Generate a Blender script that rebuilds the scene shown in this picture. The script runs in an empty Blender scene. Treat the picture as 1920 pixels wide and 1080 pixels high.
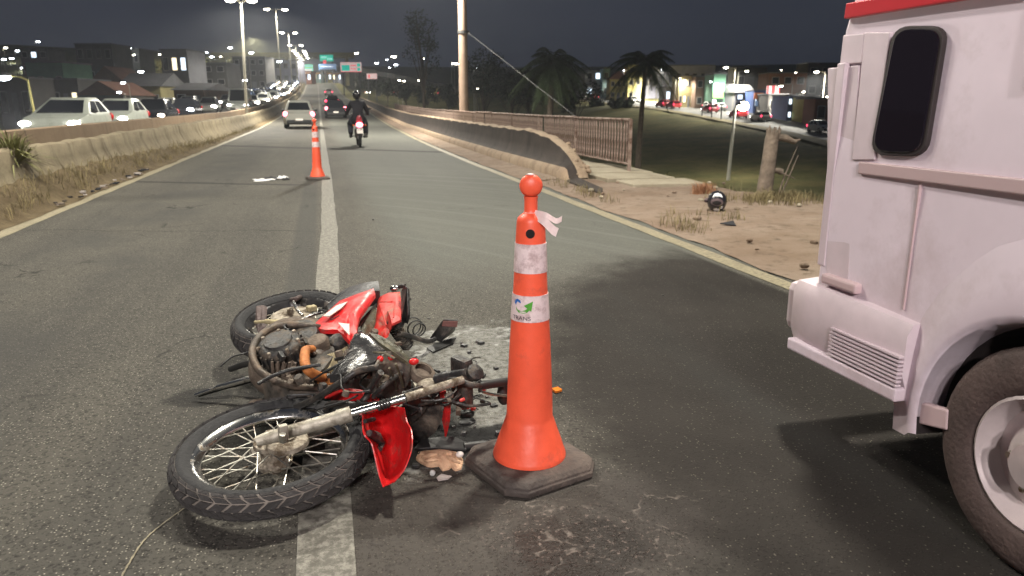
import bpy, bmesh, math, random
import numpy as np
from mathutils import Vector, Matrix
random.seed(7)
rng = np.random.default_rng(11)
S = bpy.context.scene
COL = S.collection
R_ = math.radians

# ------------------------------------------------------------------ camera
CAM_H, FPX = 1.35, 1390.0
PITCH, YAW = R_(13.94), R_(-14.18)
cd = bpy.data.cameras.new('camera'); cam = bpy.data.objects.new('camera', cd); COL.objects.link(cam)
cam.location = (0, 0, CAM_H); cam.rotation_euler = (R_(90) - PITCH, 0, YAW)
cd.sensor_width = 36; cd.lens = 36 * FPX / 1920; cd.clip_start = .05; cd.clip_end = 4000
S.camera = cam
cd.dof.use_dof = True; cd.dof.focus_distance = 2.9; cd.dof.aperture_fstop = 4.5

# ------------------------------------------------------------------ world: night sky over a city
W = bpy.data.worlds.new('World'); S.world = W; W.use_nodes = True
wn = W.node_tree; wn.nodes.clear()
def wnode(t, **k):
    n = wn.nodes.new(t)
    for a, b in k.items(): setattr(n, a, b)
    return n
w_out = wnode('ShaderNodeOutputWorld'); w_bg = wnode('ShaderNodeBackground')
w_sky = wnode('ShaderNodeTexSky'); w_sky.sky_type = 'NISHITA'; w_sky.sun_disc = False
w_sky.sun_elevation = R_(-5); w_sky.sun_rotation = R_(120)
w_tc = wnode('ShaderNodeTexCoord'); w_sep = wnode('ShaderNodeSeparateXYZ')
w_mr = wnode('ShaderNodeMapRange'); w_mr.inputs[1].default_value = -.02; w_mr.inputs[2].default_value = .55
w_mix = wnode('ShaderNodeMix', data_type='RGBA')
w_mix.inputs[6].default_value = (.044, .050, .068, 1)      # glow of the city low down
w_mix.inputs[7].default_value = (.020, .024, .036, 1)      # darker overhead
w_nz = wnode('ShaderNodeTexNoise'); w_nz.inputs['Scale'].default_value = 1.6; w_nz.inputs['Detail'].default_value = 4
w_nr = wnode('ShaderNodeMapRange'); w_nr.inputs[1].default_value = .3; w_nr.inputs[2].default_value = .7
w_nr.inputs[3].default_value = .62; w_nr.inputs[4].default_value = 1.3
w_mul = wnode('ShaderNodeMix', data_type='RGBA', blend_type='MULTIPLY'); w_mul.inputs[0].default_value = 1
w_add = wnode('ShaderNodeMix', data_type='RGBA', blend_type='ADD'); w_add.inputs[0].default_value = .004
L = wn.links.new
L(w_tc.outputs['Generated'], w_sep.inputs[0]); L(w_sep.outputs[2], w_mr.inputs[0]); L(w_mr.outputs[0], w_mix.inputs[0])
L(w_tc.outputs['Generated'], w_nz.inputs['Vector']); L(w_nz.outputs['Fac'], w_nr.inputs[0])
L(w_mix.outputs[2], w_mul.inputs[6]); L(w_nr.outputs[0], w_mul.inputs[7])
L(w_mul.outputs[2], w_add.inputs[6]); L(w_sky.outputs[0], w_add.inputs[7]); L(w_add.outputs[2], w_bg.inputs[0])
w_bg.inputs[1].default_value = .92
L(w_bg.outputs[0], w_out.inputs[0])

S.render.engine = 'CYCLES'
S.cycles.use_denoising = True
S.cycles.max_bounces = 5; S.cycles.diffuse_bounces = 3; S.cycles.glossy_bounces = 3; S.cycles.transparent_max_bounces = 6
S.cycles.sample_clamp_indirect = 2.0; S.cycles.sample_clamp_direct = 30.0
S.cycles.caustics_reflective = False; S.cycles.caustics_refractive = False
S.view_settings.view_transform = 'Standard'; S.view_settings.look = 'None'
S.view_settings.exposure = 0.0; S.view_settings.gamma = 1.0

# ------------------------------------------------------------------ survey helpers: sight lines from the photograph's viewpoint to real points
_c, _s = math.cos(PITCH), math.sin(PITCH)
_rot = Matrix.Rotation(YAW, 3, 'Z')
AX, AF, AU = _rot @ Vector((1, 0, 0)), _rot @ Vector((0, _c, -_s)), _rot @ Vector((0, _s, _c))
EYE = Vector((0, 0, CAM_H))
def ray(px, py): return AF + AX * ((px - 960) / FPX) + AU * ((540 - py) / FPX)
def P(px, py, z=0.0):
    d = ray(px, py); return EYE + d * ((z - CAM_H) / d.z)
def PX(px, py, X):
    d = ray(px, py); return EYE + d * (X / d.x)
def PY(px, py, Y):
    d = ray(px, py); return EYE + d * (Y / d.y)
def PC(px, py, depth): return EYE + ray(px, py) * depth

# ------------------------------------------------------------------ mesh builder
def basis(d):
    d = Vector(d).normalized()
    a = Vector((0, 0, 1)) if abs(d.z) < .9 else Vector((1, 0, 0))
    u = d.cross(a).normalized(); return u, d.cross(u).normalized(), d
class MB:
    def __init__(s): s.v, s.f = [], []
    def add(s, vs, fs):
        o = len(s.v); s.v += [Vector(p) for p in vs]; s.f += [tuple(i + o for i in f) for f in fs]; return s
    def box(s, c, d, R=None):
        c = Vector(c); h = Vector(d) / 2; vs = []
        for x in (-1, 1):
            for y in (-1, 1):
                for z in (-1, 1):
                    p = Vector((x * h.x, y * h.y, z * h.z)); vs.append(c + (R @ p if R else p))
        return s.add(vs, [(0, 1, 3, 2), (4, 6, 7, 5), (0, 4, 5, 1), (2, 3, 7, 6), (0, 2, 6, 4), (1, 5, 7, 3)])
    def bb(s, x0, x1, y0, y1, z0, z1): return s.box(((x0 + x1) / 2, (y0 + y1) / 2, (z0 + z1) / 2), (x1 - x0, y1 - y0, z1 - z0))
    def tube(s, pts, r, n=8, cap=True):
        pts = [Vector(p) for p in pts]; m = len(pts); rs = r if isinstance(r, (list, tuple)) else [r] * m
        t0 = (pts[1] - pts[0]).normalized(); u, w, _ = basis(t0); vs = []; fs = []
        for i, p in enumerate(pts):
            if 0 < i < m - 1: t = ((pts[i + 1] - p).normalized() + (p - pts[i - 1]).normalized())
            else: t = (pts[1] - pts[0]) if i == 0 else (p - pts[i - 1])
            t.normalize(); u = (u - t * u.dot(t)).normalized(); w = t.cross(u)
            for k in range(n):
                a = 2 * math.pi * k / n; vs.append(p + (u * math.cos(a) + w * math.sin(a)) * rs[i])
        for i in range(m - 1):
            for k in range(n):
                a, b = i * n + k, i * n + (k + 1) % n; fs.append((a, b, b + n, a + n))
        if cap: fs += [tuple(range(n - 1, -1, -1)), tuple((m - 1) * n + k for k in range(n))]
        return s.add(vs, fs)
    def lathe(s, prof, n=24, o=(0, 0, 0), d=(0, 0, 1), a0=0, a1=2 * math.pi, cap=False):
        u, w, t = basis(d); o = Vector(o); full = abs(a1 - a0 - 2 * math.pi) < 1e-6; cols = n if full else n + 1; vs = []; fs = []
        for k in range(cols):
            a = a0 + (a1 - a0) * k / n; e = u * math.cos(a) + w * math.sin(a)
            for r, z in prof: vs.append(o + e * r + t * z)
        m = len(prof)
        for k in range(n):
            k2 = (k + 1) % cols
            for j in range(m - 1): fs.append((k * m + j, k2 * m + j, k2 * m + j + 1, k * m + j + 1))
        if cap and full:
            fs.append(tuple(k * m for k in range(n - 1, -1, -1))); fs.append(tuple(k * m + m - 1 for k in range(n)))
        return s.add(vs, fs)
    def cyl(s, a, b, r, n=14):
        a, b = Vector(a), Vector(b); return s.tube([a, b], r, n)
    def ell(s, c, r, R=None, nu=14, nv=9):
        c = Vector(c); vs = []; fs = []
        for j in range(nv + 1):
            th = math.pi * j / nv
            for i in range(nu):
                ph = 2 * math.pi * i / nu
                p = Vector((r[0] * math.sin(th) * math.cos(ph), r[1] * math.sin(th) * math.sin(ph), r[2] * math.cos(th)))
                vs.append(c + (R @ p if R else p))
        for j in range(nv):
            for i in range(nu):
                a, b = j * nu + i, j * nu + (i + 1) % nu; fs.append((a, a + nu, b + nu, b))
        return s.add(vs, fs)
    def slab(s, pts, vec):
        pts = [Vector(p) for p in pts]; n = len(pts); vec = Vector(vec)
        return s.add(pts + [p + vec for p in pts], [tuple(range(n - 1, -1, -1)), tuple(range(n, 2 * n))] + [(i, (i + 1) % n, (i + 1) % n + n, i + n) for i in range(n)])
    def grid(s, rows, close=False):
        m = len(rows[0]); vs = [p for r in rows for p in r]; fs = []
        for i in range(len(rows) - 1):
            for j in range(m if close else m - 1):
                j2 = (j + 1) % m; fs.append((i * m + j, i * m + j2, (i + 1) * m + j2, (i + 1) * m + j))
        return s.add(vs, fs)
    def shell(s, rows, t):
        """a curved sheet with thickness t"""
        rows = [[Vector(p) for p in r] for r in rows]; m = len(rows[0]); n = len(rows); back = []
        for i in range(n):
            br = []
            for j in range(m):
                du = rows[min(i + 1, n - 1)][j] - rows[max(i - 1, 0)][j]; dv = rows[i][min(j + 1, m - 1)] - rows[i][max(j - 1, 0)]
                nn = du.cross(dv); nn = nn.normalized() if nn.length > 1e-9 else Vector((0, 0, 1)); br.append(rows[i][j] - nn * t)
            back.append(br)
        o = n * m; vs = [p for r in rows for p in r] + [p for r in back for p in r]; fs = []
        for i in range(n - 1):
            for j in range(m - 1):
                a = i * m + j; fs += [(a, a + 1, a + m + 1, a + m), (o + a, o + a + m, o + a + m + 1, o + a + 1)]
        ring = [j for j in range(m)] + [i * m + m - 1 for i in range(1, n)] + [(n - 1) * m + j for j in range(m - 2, -1, -1)] + [i * m for i in range(n - 2, 0, -1)]
        for k in range(len(ring)):
            a, b = ring[k], ring[(k + 1) % len(ring)]; fs.append((a, o + a, o + b, b))
        return s.add(vs, fs)
    def build(s, name, mat, parent=None, smooth=None, world=False, bevel=0, fix=False):
        off = Vector((0, 0, 0))
        if world and parent is not None:
            r = parent
            while r.parent is not None: r = r.parent
            off = r.location
        me = bpy.data.meshes.new(name); me.from_pydata([tuple(p - off) for p in s.v], [], s.f); me.update()
        if fix:
            bm = bmesh.new(); bm.from_mesh(me); bmesh.ops.recalc_face_normals(bm, faces=bm.faces); bm.to_mesh(me); bm.free()
        if mat: me.materials.append(MATS[mat] if isinstance(mat, str) else mat)
        if smooth is not None:
            me.polygons.foreach_set('use_smooth', [True] * len(me.polygons))
            if smooth < 179: me.set_sharp_from_angle(angle=R_(smooth))
        o = bpy.data.objects.new(name, me); COL.objects.link(o); o.parent = parent
        if bevel:
            b = o.modifiers.new('bevel', 'BEVEL'); b.width = bevel; b.segments = 2; b.limit_method = 'ANGLE'; b.angle_limit = R_(35)
        return o
def tag(o, label=None, cat=None, group=None, kind=None):
    if label: o['label'] = label
    if cat: o['category'] = cat
    if group: o['group'] = group
    if kind: o['kind'] = kind
    return o
def thing(name, label, cat, loc=(0, 0, 0), rz=0, group=None):
    o = bpy.data.objects.new(name, None); COL.objects.link(o); o.location = loc; o.rotation_euler = (0, 0, rz); o.empty_display_size = .1
    return tag(o, label, cat, group)
def copy_tree(o, parent=None):
    c = o.copy(); COL.objects.link(c); c.parent = parent
    for ch in list(o.children): copy_tree(ch, c)
    return c
def circ(c, u, w, r, n=16, a0=0, a1=2 * math.pi):
    return [Vector(c) + (Vector(u) * math.cos(a0 + (a1 - a0) * k / n) + Vector(w) * math.sin(a0 + (a1 - a0) * k / n)) * r for k in range(n)]
def spline(pts, k=6):
    pts = [Vector(p) for p in pts]; out = []
    for i in range(len(pts) - 1):
        p0, p1, p2, p3 = pts[max(i - 1, 0)], pts[i], pts[i + 1], pts[min(i + 2, len(pts) - 1)]
        for j in range(k):
            t = j / k
            out.append(.5 * ((2 * p1) + (p2 - p0) * t + (2 * p0 - 5 * p1 + 4 * p2 - p3) * t * t + (3 * p1 - p0 - 3 * p2 + p3) * t ** 3))
    return out + [pts[-1]]
def sm(a, b, x):
    t = max(0., min(1., (x - a) / (b - a))); return t * t * (3 - 2 * t)
def lerp_tab(tab, x):
    if x <= tab[0][0]: return tab[0][1]
    for (a, b), (c, d) in zip(tab, tab[1:]):
        if x <= c: return b + (d - b) * (x - a) / (c - a)
    return tab[-1][1]

# ------------------------------------------------------------------ materials
MATS = {}
def mat(name, col, rough=.6, metal=0., var=.0, vscale=6., bump=0., bscale=60., dirt=None, emit=None, es=1., spec=.5, trans=0.):
    m = bpy.data.materials.new(name); m.use_nodes = True; nt = m.node_tree; b = nt.nodes['Principled BSDF']
    col = tuple(col) + (1,)
    b.inputs['Base Color'].default_value = col; b.inputs['Roughness'].default_value = rough; b.inputs['Metallic'].default_value = metal
    b.inputs['Specular IOR Level'].default_value = spec
    if trans: b.inputs['Transmission Weight'].default_value = trans
    if emit:
        b.inputs['Emission Color'].default_value = tuple(emit) + (1,); b.inputs['Emission Strength'].default_value = es
        m.cycles.emission_sampling = 'NONE'
    if var or bump or dirt:
        tc = nt.nodes.new('ShaderNodeTexCoord'); src = tc.outputs['Object']; out = None
        if var:
            nz = nt.nodes.new('ShaderNodeTexNoise'); nz.inputs['Scale'].default_value = vscale; nz.inputs['Detail'].default_value = 6; nz.inputs['Roughness'].default_value = .65
            nt.links.new(src, nz.inputs['Vector'])
            mr = nt.nodes.new('ShaderNodeMapRange'); mr.inputs[1].default_value = .3; mr.inputs[2].default_value = .7; mr.inputs[3].default_value = 1 - var; mr.inputs[4].default_value = 1 + var
            nt.links.new(nz.outputs['Fac'], mr.inputs[0])
            mx = nt.nodes.new('ShaderNodeMix'); mx.data_type = 'RGBA'; mx.blend_type = 'MULTIPLY'; mx.inputs[0].default_value = 1; mx.inputs[6].default_value = col
            nt.links.new(mr.outputs[0], mx.inputs[7]); out = mx.outputs[2]
        if dirt:
            dc, amt, ds = dirt
            nz = nt.nodes.new('ShaderNodeTexNoise'); nz.inputs['Scale'].default_value = ds; nz.inputs['Detail'].default_value = 8; nz.inputs['Roughness'].default_value = .7
            nt.links.new(src, nz.inputs['Vector'])
            mr = nt.nodes.new('ShaderNodeMapRange'); mr.inputs[1].default_value = .62 - amt * .4; mr.inputs[2].default_value = .72 - amt * .25
            nt.links.new(nz.outputs['Fac'], mr.inputs[0])
            mx = nt.nodes.new('ShaderNodeMix'); mx.data_type = 'RGBA'; mx.inputs[6].default_value = col; mx.inputs[7].default_value = tuple(dc) + (1,)
            if out: nt.links.new(out, mx.inputs[6])
            nt.links.new(mr.outputs[0], mx.inputs[0]); out = mx.outputs[2]
            rr = nt.nodes.new('ShaderNodeMapRange'); rr.inputs[3].default_value = rough; rr.inputs[4].default_value = min(1, rough + .3)
            nt.links.new(mr.outputs[0], rr.inputs[0]); nt.links.new(rr.outputs[0], b.inputs['Roughness'])
        if out: nt.links.new(out, b.inputs['Base Color'])
        if bump:
            nz = nt.nodes.new('ShaderNodeTexNoise'); nz.inputs['Scale'].default_value = bscale; nz.inputs['Detail'].default_value = 5
            nt.links.new(src, nz.inputs['Vector'])
            bp = nt.nodes.new('ShaderNodeBump'); bp.inputs['Strength'].default_value = min(1, bump); bp.inputs['Distance'].default_value = .02
            nt.links.new(nz.outputs['Fac'], bp.inputs['Height']); nt.links.new(bp.outputs[0], b.inputs['Normal'])
    MATS[name] = m; return m

class NT:
    """small helper for hand-made surface materials in world coordinates"""
    def __init__(s, name, rough=.85, spec=.35):
        s.m = bpy.data.materials.new(name); s.m.use_nodes = True; s.t = s.m.node_tree; s.b = s.t.nodes['Principled BSDF']
        s.b.inputs['Roughness'].default_value = rough; s.b.inputs['Specular IOR Level'].default_value = spec
        s.pos = s.n('ShaderNodeNewGeometry').outputs['Position']; MATS[name] = s.m
    def n(s, t, **k):
        x = s.t.nodes.new(t)
        for a, b in k.items(): setattr(x, a, b)
        return x
    def l(s, a, b): s.t.links.new(a, b)
    def mapv(s, scale, loc=(0, 0, 0), rz=0):
        x = s.n('ShaderNodeMapping'); x.inputs['Scale'].default_value = scale; x.inputs['Location'].default_value = loc; x.inputs['Rotation'].default_value = (0, 0, rz)
        s.l(s.pos, x.inputs[0]); return x.outputs[0]
    def noise(s, scale, detail=5, rough=.6, vec=None, dist=0):
        x = s.n('ShaderNodeTexNoise'); x.inputs['Scale'].default_value = scale; x.inputs['Detail'].default_value = detail
        x.inputs['Roughness'].default_value = rough; x.inputs['Distortion'].default_value = dist; s.l(vec or s.pos, x.inputs['Vector']); return x.outputs['Fac']
    def voro(s, scale, feature='F1', vec=None, out='Distance'):
        x = s.n('ShaderNodeTexVoronoi'); x.feature = feature; x.inputs['Scale'].default_value = scale; s.l(vec or s.pos, x.inputs['Vector']); return x.outputs[out]
    def ramp(s, v, a, b, c=0., d=1., smooth=True):
        x = s.n('ShaderNodeMapRange'); x.interpolation_type = 'SMOOTHSTEP' if smooth else 'LINEAR'
        for i, q in enumerate((a, b, c, d)): x.inputs[i + 1].default_value = q
        s.l(v, x.inputs[0]); return x.outputs[0]
    def math(s, op, a, b=None):
        x = s.n('ShaderNodeMath', operation=op)
        for i, q in enumerate((a, b)):
            if q is None: continue
            if isinstance(q, (int, float)): x.inputs[i].default_value = q
            else: s.l(q, x.inputs[i])
        return x.outputs[0]
    def mix(s, f, a, b, mode='MIX'):
        x = s.n('ShaderNodeMix', data_type='RGBA', blend_type=mode)
        for i, q in ((0, f), (6, a), (7, b)):
            if isinstance(q, (int, float)): x.inputs[i].default_value = q
            elif isinstance(q, tuple): x.inputs[i].default_value = q + (1,) if len(q) == 3 else q
            else: s.l(q, x.inputs[i])
        return x.outputs[2]
    def blob(s, c, r, rz=0, soft=.25, nscale=6., namt=.5):
        """0..1 mask of a ragged patch at world point c with radii r"""
        v = s.n('ShaderNodeVectorMath', operation='SUBTRACT'); s.l(s.pos, v.inputs[0]); v.inputs[1].default_value = (c[0], c[1], 0)
        q = s.n('ShaderNodeMapping'); q.vector_type = 'TEXTURE'; q.inputs['Rotation'].default_value = (0, 0, rz); q.inputs['Scale'].default_value = (r[0], r[1], 1)
        s.l(v.outputs[0], q.inputs[0])
        mz = s.n('ShaderNodeVectorMath', operation='MULTIPLY'); s.l(q.outputs[0], mz.inputs[0]); mz.inputs[1].default_value = (1, 1, 0)
        ln = s.n('ShaderNodeVectorMath', operation='LENGTH'); s.l(mz.outputs[0], ln.inputs[0])
        nz = s.noise(nscale, 6, .65)
        d = s.math('ADD', ln.outputs['Value'], s.math('MULTIPLY', s.math('SUBTRACT', nz, .5), namt * 2))
        return s.ramp(d, 1 - soft, 1 + soft, 1, 0)
    def color(s, c):
        if isinstance(c, tuple): s.b.inputs['Base Color'].default_value = c + (1,)
        else: s.l(c, s.b.inputs['Base Color'])
    def bump(s, h, strength=.5, dist=.01):
        x = s.n('ShaderNodeBump'); x.inputs['Strength'].default_value = strength; x.inputs['Distance'].default_value = dist
        s.l(h, x.inputs['Height']); s.l(x.outputs[0], s.b.inputs['Normal'])
# ------------------------------------------------------------------ ground materials
# main asphalt: old, grey, with pale aggregate, wheel tracks, cracks, stains of the crash
A = NT('asphalt_old', .88, .18)
big = A.noise(.35, 4); mid = A.noise(3.0, 6, .7); fine = A.noise(55, 4, .7)
trk = A.noise(1.3, 4, .6, A.mapv((1, .07, 1)))
grain = A.voro(92, out='Color'); gsep = A.n('ShaderNodeSeparateColor'); A.l(grain, gsep.inputs[0])
gdist = A.voro(92); gcell = A.ramp(gdist, .1, .42, 1, 0)
lightg = A.math('MULTIPLY', A.ramp(gsep.outputs[0], .50, .98), gcell)
darkg = A.ramp(gsep.outputs[1], .55, 1.0)
col = A.mix(A.ramp(big, .3, .7), (.078, .073, .062), (.098, .092, .077))
col = A.mix(A.math('MULTIPLY', A.ramp(trk, .42, .68), .6), col, (.048, .046, .042))
col = A.mix(A.math('MULTIPLY', A.ramp(mid, .5, .75), .5), col, (.06, .058, .052))
col = A.mix(A.math('MULTIPLY', darkg, .85), col, (.030, .028, .025))
col = A.mix(A.math('MULTIPLY', lightg, .9), col, (.40, .375, .31))
sx = A.n('ShaderNodeSeparateXYZ'); A.l(A.pos, sx.inputs[0])
# cool, polished right lane beyond the wreck
rl = A.math('MULTIPLY', A.ramp(sx.outputs[0], .3, .9), A.ramp(sx.outputs[1], 4.5, 7))
col = A.mix(A.math('MULTIPLY', rl, .6), col, (.112, .117, .104))
# oily centre strip of the left lane
ct = A.math('MULTIPLY', A.ramp(A.math('ABSOLUTE', A.math('ADD', sx.outputs[0], 2.05)), .25, .9, 1, 0), A.ramp(A.noise(.8, 3), .35, .65))
col = A.mix(A.math('MULTIPLY', ct, .65), col, (.05, .049, .046))
# dark seam beside the lane line
ds = A.math('MULTIPLY', A.ramp(A.math('ABSOLUTE', A.math('ADD', sx.outputs[0], .22)), .08, .14, 1, 0), A.math('MULTIPLY', A.ramp(sx.outputs[1], 4.2, 5), A.ramp(sx.outputs[1], 13, 22, 1, 0)))
col = A.mix(A.math('MULTIPLY', ds, .6), col, (.050, .050, .047))
# cracks
wv = A.n('ShaderNodeVectorMath', operation='ADD'); nzc = A.n('ShaderNodeTexNoise'); nzc.inputs['Scale'].default_value = 2.2; nzc.inputs['Detail'].default_value = 5
A.l(A.pos, nzc.inputs['Vector']); A.l(A.pos, wv.inputs[0])
sc = A.n('ShaderNodeVectorMath', operation='SCALE'); sc.inputs['Scale'].default_value = .9; A.l(nzc.outputs['Color'], sc.inputs[0]); A.l(sc.outputs[0], wv.inputs[1])
ck = A.voro(.62, 'DISTANCE_TO_EDGE', wv.outputs[0])
ckm = A.math('MULTIPLY', A.ramp(ck, .004, .014, 1, 0), A.ramp(A.noise(.9, 3), .52, .62))
ckm = A.math('MULTIPLY', ckm, A.ramp(sx.outputs[0], -.1, .2, 1, .25))
col = A.mix(A.math('MULTIPLY', ckm, .85), col, (.016, .015, .014))
# tarred transverse joints, and as the widest band a thin cast shadow painted in
for jy, jw, sl in ((24.2, .48, .79), (13.05, .14, .44), (8.35, .018, .25), (47, .3, .3), (70, .3, .3)):
    wob = A.math('ADD', sx.outputs[1], A.math('MULTIPLY', A.noise(.9, 3), .5 if jw < .05 else .25))
    jm = A.ramp(A.math('ABSOLUTE', A.math('SUBTRACT', A.math('ADD', wob, A.math('MULTIPLY', sx.outputs[0], sl)), jy + .2)), jw * .5, jw, 1, 0)
    if jy < 20: jm = A.math('MULTIPLY', jm, A.ramp(sx.outputs[0], -.6, 0, 1, 0))
    col = A.mix(A.math('MULTIPLY', jm, .85), col, (.022, .021, .02))
# newer, darker repair in the right lane, ragged soft edge
patch = A.math('MULTIPLY', A.blob((3.3, 2.2), (2.35, 3.95), 0, .10, 2.6, .13), A.ramp(sx.outputs[0], 3.22, 3.3, 1, 0))
pc = A.mix(A.ramp(A.noise(1.1, 5), .3, .7), (.0150, .0126, .0112), (.0255, .0222, .0195))
pc = A.mix(A.math('MULTIPLY', A.ramp(A.noise(1.4, 4, .6, A.mapv((1, .14, 1), rz=.35)), .5, .7), .5), pc, (.026, .025, .023))
pc = A.mix(A.math('MULTIPLY', A.math('MULTIPLY', A.ramp(gsep.outputs[0], .82, .98), gcell), .75), pc, (.19, .172, .14))
col = A.mix(A.math('MULTIPLY', patch, .96), col, pc)
# sweeping tyre marks in the right lane
arc = A.n('ShaderNodeVectorMath', operation='DISTANCE'); A.l(A.pos, arc.inputs[0]); arc.inputs[1].default_value = (-9.5, 0.5, 0)
am = A.math('MULTIPLY', A.ramp(A.noise(9, 3, .7, None), .3, .7), 1)
cmb = A.n('ShaderNodeCombineXYZ'); A.l(arc.outputs['Value'], cmb.inputs[0])
aw = A.noise(3.2, 5, .75, cmb.outputs[0])
arm = A.math('MULTIPLY', A.math('MULTIPLY', A.ramp(aw, .48, .68), rl), A.math('MULTIPLY', A.ramp(sx.outputs[1], 15, 22, 1, 0), A.ramp(patch, 0, 1, 1, 0)))
col = A.mix(A.math('MULTIPLY', arm, .5), col, (.17, .172, .158))
# crash stains: powder, oil, wet patches
powder = A.blob((.60, 3.5), (.34, .88), R_(-18), .22, 5, .75)
pn = A.noise(26, 6, .7)
col = A.mix(A.math('MULTIPLY', powder, A.ramp(pn, .36, .62, .1, .55)), col, (.30, .305, .285))
rim = A.math('MULTIPLY', A.ramp(A.math('ABSOLUTE', A.math('SUBTRACT', powder, .55)), .1, .34, 1, 0), A.ramp(A.noise(7, 4), .4, .6))
col = A.mix(A.math('MULTIPLY', rim, .65), col, (.42, .425, .41))
for c, r, rz, amt in (((.36, 2.78), (.30, .20), .2, .95), ((.30, 3.2), (.28, .35), 0, .8), ((-.12, 3.25), (.35, .55), 0, .6), ((.60, 2.8), (.22, .09), .3, .9), ((-.62, 3.55), (.16, .12), 0, .7), ((.55, 3.35), (.12, .08), .4, .7)):
    k = A.blob(c, r, rz, .18, 8, .5); col = A.mix(A.math('MULTIPLY', k, amt), col, (.012, .012, .012))
wet = A.blob((.5, 2.05), (.62, .5), 0, .3, 5, .6)
col = A.mix(A.math('MULTIPLY', wet, .7), col, (.046, .039, .035))
oil = A.blob((.70, 1.93), (.24, .2), 0, .35, 12, .8)
col = A.mix(A.math('MULTIPLY', oil, .8), col, (.02, .016, .014))
res = A.math('MULTIPLY', A.blob((.72, 2.03), (.34, .17), R_(-25), .3, 14, .9), A.ramp(A.noise(46, 6, .8), .54, .66))
col = A.mix(A.math('MULTIPLY', res, .6), col, (.30, .235, .205))
scr = A.math('MULTIPLY', A.ramp(A.math('ABSOLUTE', A.math('SUBTRACT', A.noise(2.0, 4), .5)), .0, .012, 1, 0), A.blob((.75, 1.95), (.5, .5), 0, .3, 3, .4))
scr = A.math('MULTIPLY', scr, A.ramp(A.noise(18, 4), .45, .65)); col = A.mix(A.math('MULTIPLY', scr, .45), col, (.28, .24, .21))
A.color(col)
rg = A.mix(A.math('MAXIMUM', A.math('MULTIPLY', wet, .5), oil), (.84, .84, .84), (.42, .42, .42)); A.l(rg, A.b.inputs['Roughness'])
A.bump(A.math('ADD', A.math('MULTIPLY', gcell, 1.), A.math('MULTIPLY', fine, .8)), .7, .005)

def soil_mat(name, c_a, c_b, c_c, s1=1.2, s2=18):
    D = NT(name, .95, .15)
    c = D.mix(D.ramp(D.noise(s1, 6, .65), .3, .7), c_a, c_b)
    c = D.mix(D.math('MULTIPLY', D.ramp(D.noise(s2, 6, .75), .5, .72), .8), c, c_c)
    D.color(c); D.bump(D.noise(30, 8, .75), .8, .03); return D
soil_mat('red_soil', (.205, .146, .106), (.275, .215, .168), (.105, .080, .060), 1.1, 6.5)
soil_mat('median_soil', (.095, .070, .040), (.15, .115, .068), (.04, .032, .020), 2.6, 14)
soil_mat('valley_grass', (.145, .15, .062), (.26, .23, .105), (.065, .07, .03), .3, 2.2)
soil_mat('far_ground', (.020, .022, .016), (.035, .034, .026), (.015, .016, .012), .05, .4)
def paint_mat(name, base, worn, lo=.42, hi=.62):
    D = NT(name, .7, .3)
    w = D.ramp(D.noise(30, 7, .8), lo, hi); k = D.ramp(D.noise(4, 5), .35, .7, 0, .6)
    D.color(D.mix(D.math('MAXIMUM', w, k), base, worn)); D.bump(D.noise(80, 3), .4, .003)
paint_mat('white_paint', (.26, .25, .215), (.11, .104, .088), .37, .57)
paint_mat('edge_paint', (.30, .265, .18), (.15, .13, .09), .42, .62)
def concrete_mat(name, a, b, stain, streak=.7):
    D = NT(name, .92, .2)
    c = D.mix(D.ramp(D.noise(2.2, 6, .65), .3, .7), a, b)
    st = D.ramp(D.noise(1.1, 5, .65, D.mapv((2.5, 2.5, .3))), .48, .7)
    c = D.mix(D.math('MULTIPLY', st, streak), c, stain)
    c = D.mix(D.math('MULTIPLY', D.ramp(D.noise(22, 6, .7), .52, .7), .5), c, stain)
    D.color(c); D.bump(D.noise(26, 8, .7), .7, .02)
concrete_mat('median_concrete', (.20, .165, .11), (.27, .23, .155), (.10, .078, .05), .85)
concrete_mat('brown_concrete', (.23, .165, .11), (.27, .20, .135), (.17, .12, .08), .4)
concrete_mat('dark_parapet', (.040, .033, .030), (.062, .050, .044), (.025, .021, .019))
concrete_mat('worn_concrete', (.30, .22, .155), (.36, .28, .20), (.18, .13, .09))
concrete_mat('slab_concrete', (.33, .29, .215), (.40, .355, .27), (.22, .185, .13), .4)
concrete_mat('pole_concrete', (.36, .26, .20), (.42, .31, .24), (.24, .17, .125), .5)
concrete_mat('wall_pale', (.42, .42, .38), (.5, .5, .46), (.3, .29, .26), .5)

# ------------------------------------------------------------------ lie of the land
ZR = [(-100, 0), (45, 0), (70, .25), (100, 1.0), (135, 1.95), (175, 3.2), (215, 5.2), (250, 7.3), (300, 9.3), (340, 10.), (900, 10.5)]
def zr(y): return lerp_tab(ZR, y)
RE = [(-100, 3.4), (18, 3.4), (24, 3.5), (30, 3.65), (40, 4.0), (56, 4.45), (75, 4.95), (120, 5.2), (400, 5.2)]
def re_(y): return lerp_tab(RE, y)
ST = [(1900, 320, 62), (1700, 280, 75), (1600, 256, 86), (1500, 238, 100), (1400, 221, 118), (1300, 206, 140), (1200, 195, 165), (1100, 187, 190), (1000, 183, 215), (900, 181, 235), (780, 179, 258), (700, 177, 280)]
STREET = spline([PC(*a) for a in ST], 5)
ST_A = np.array([tuple(p) for p in STREET])
XE = [(-100, 9), (3, 8.2), (7, 7.3), (9.4, 6.7), (10.4, 6.0), (11.8, 6.25), (14.5, 6.2), (16, 5.85), (1000, 5.85)]
def xe(y): return lerp_tab(XE, y) + max(0, re_(y) - 3.4)
def bumpy(x, y, s=1.): return math.sin(x * 1.7 * s + y * .9 * s) * .5 + math.sin(x * .8 * s - y * 1.9 * s + 1.3) * .5 + math.sin((x + y) * 4.1 * s) * .25
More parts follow.
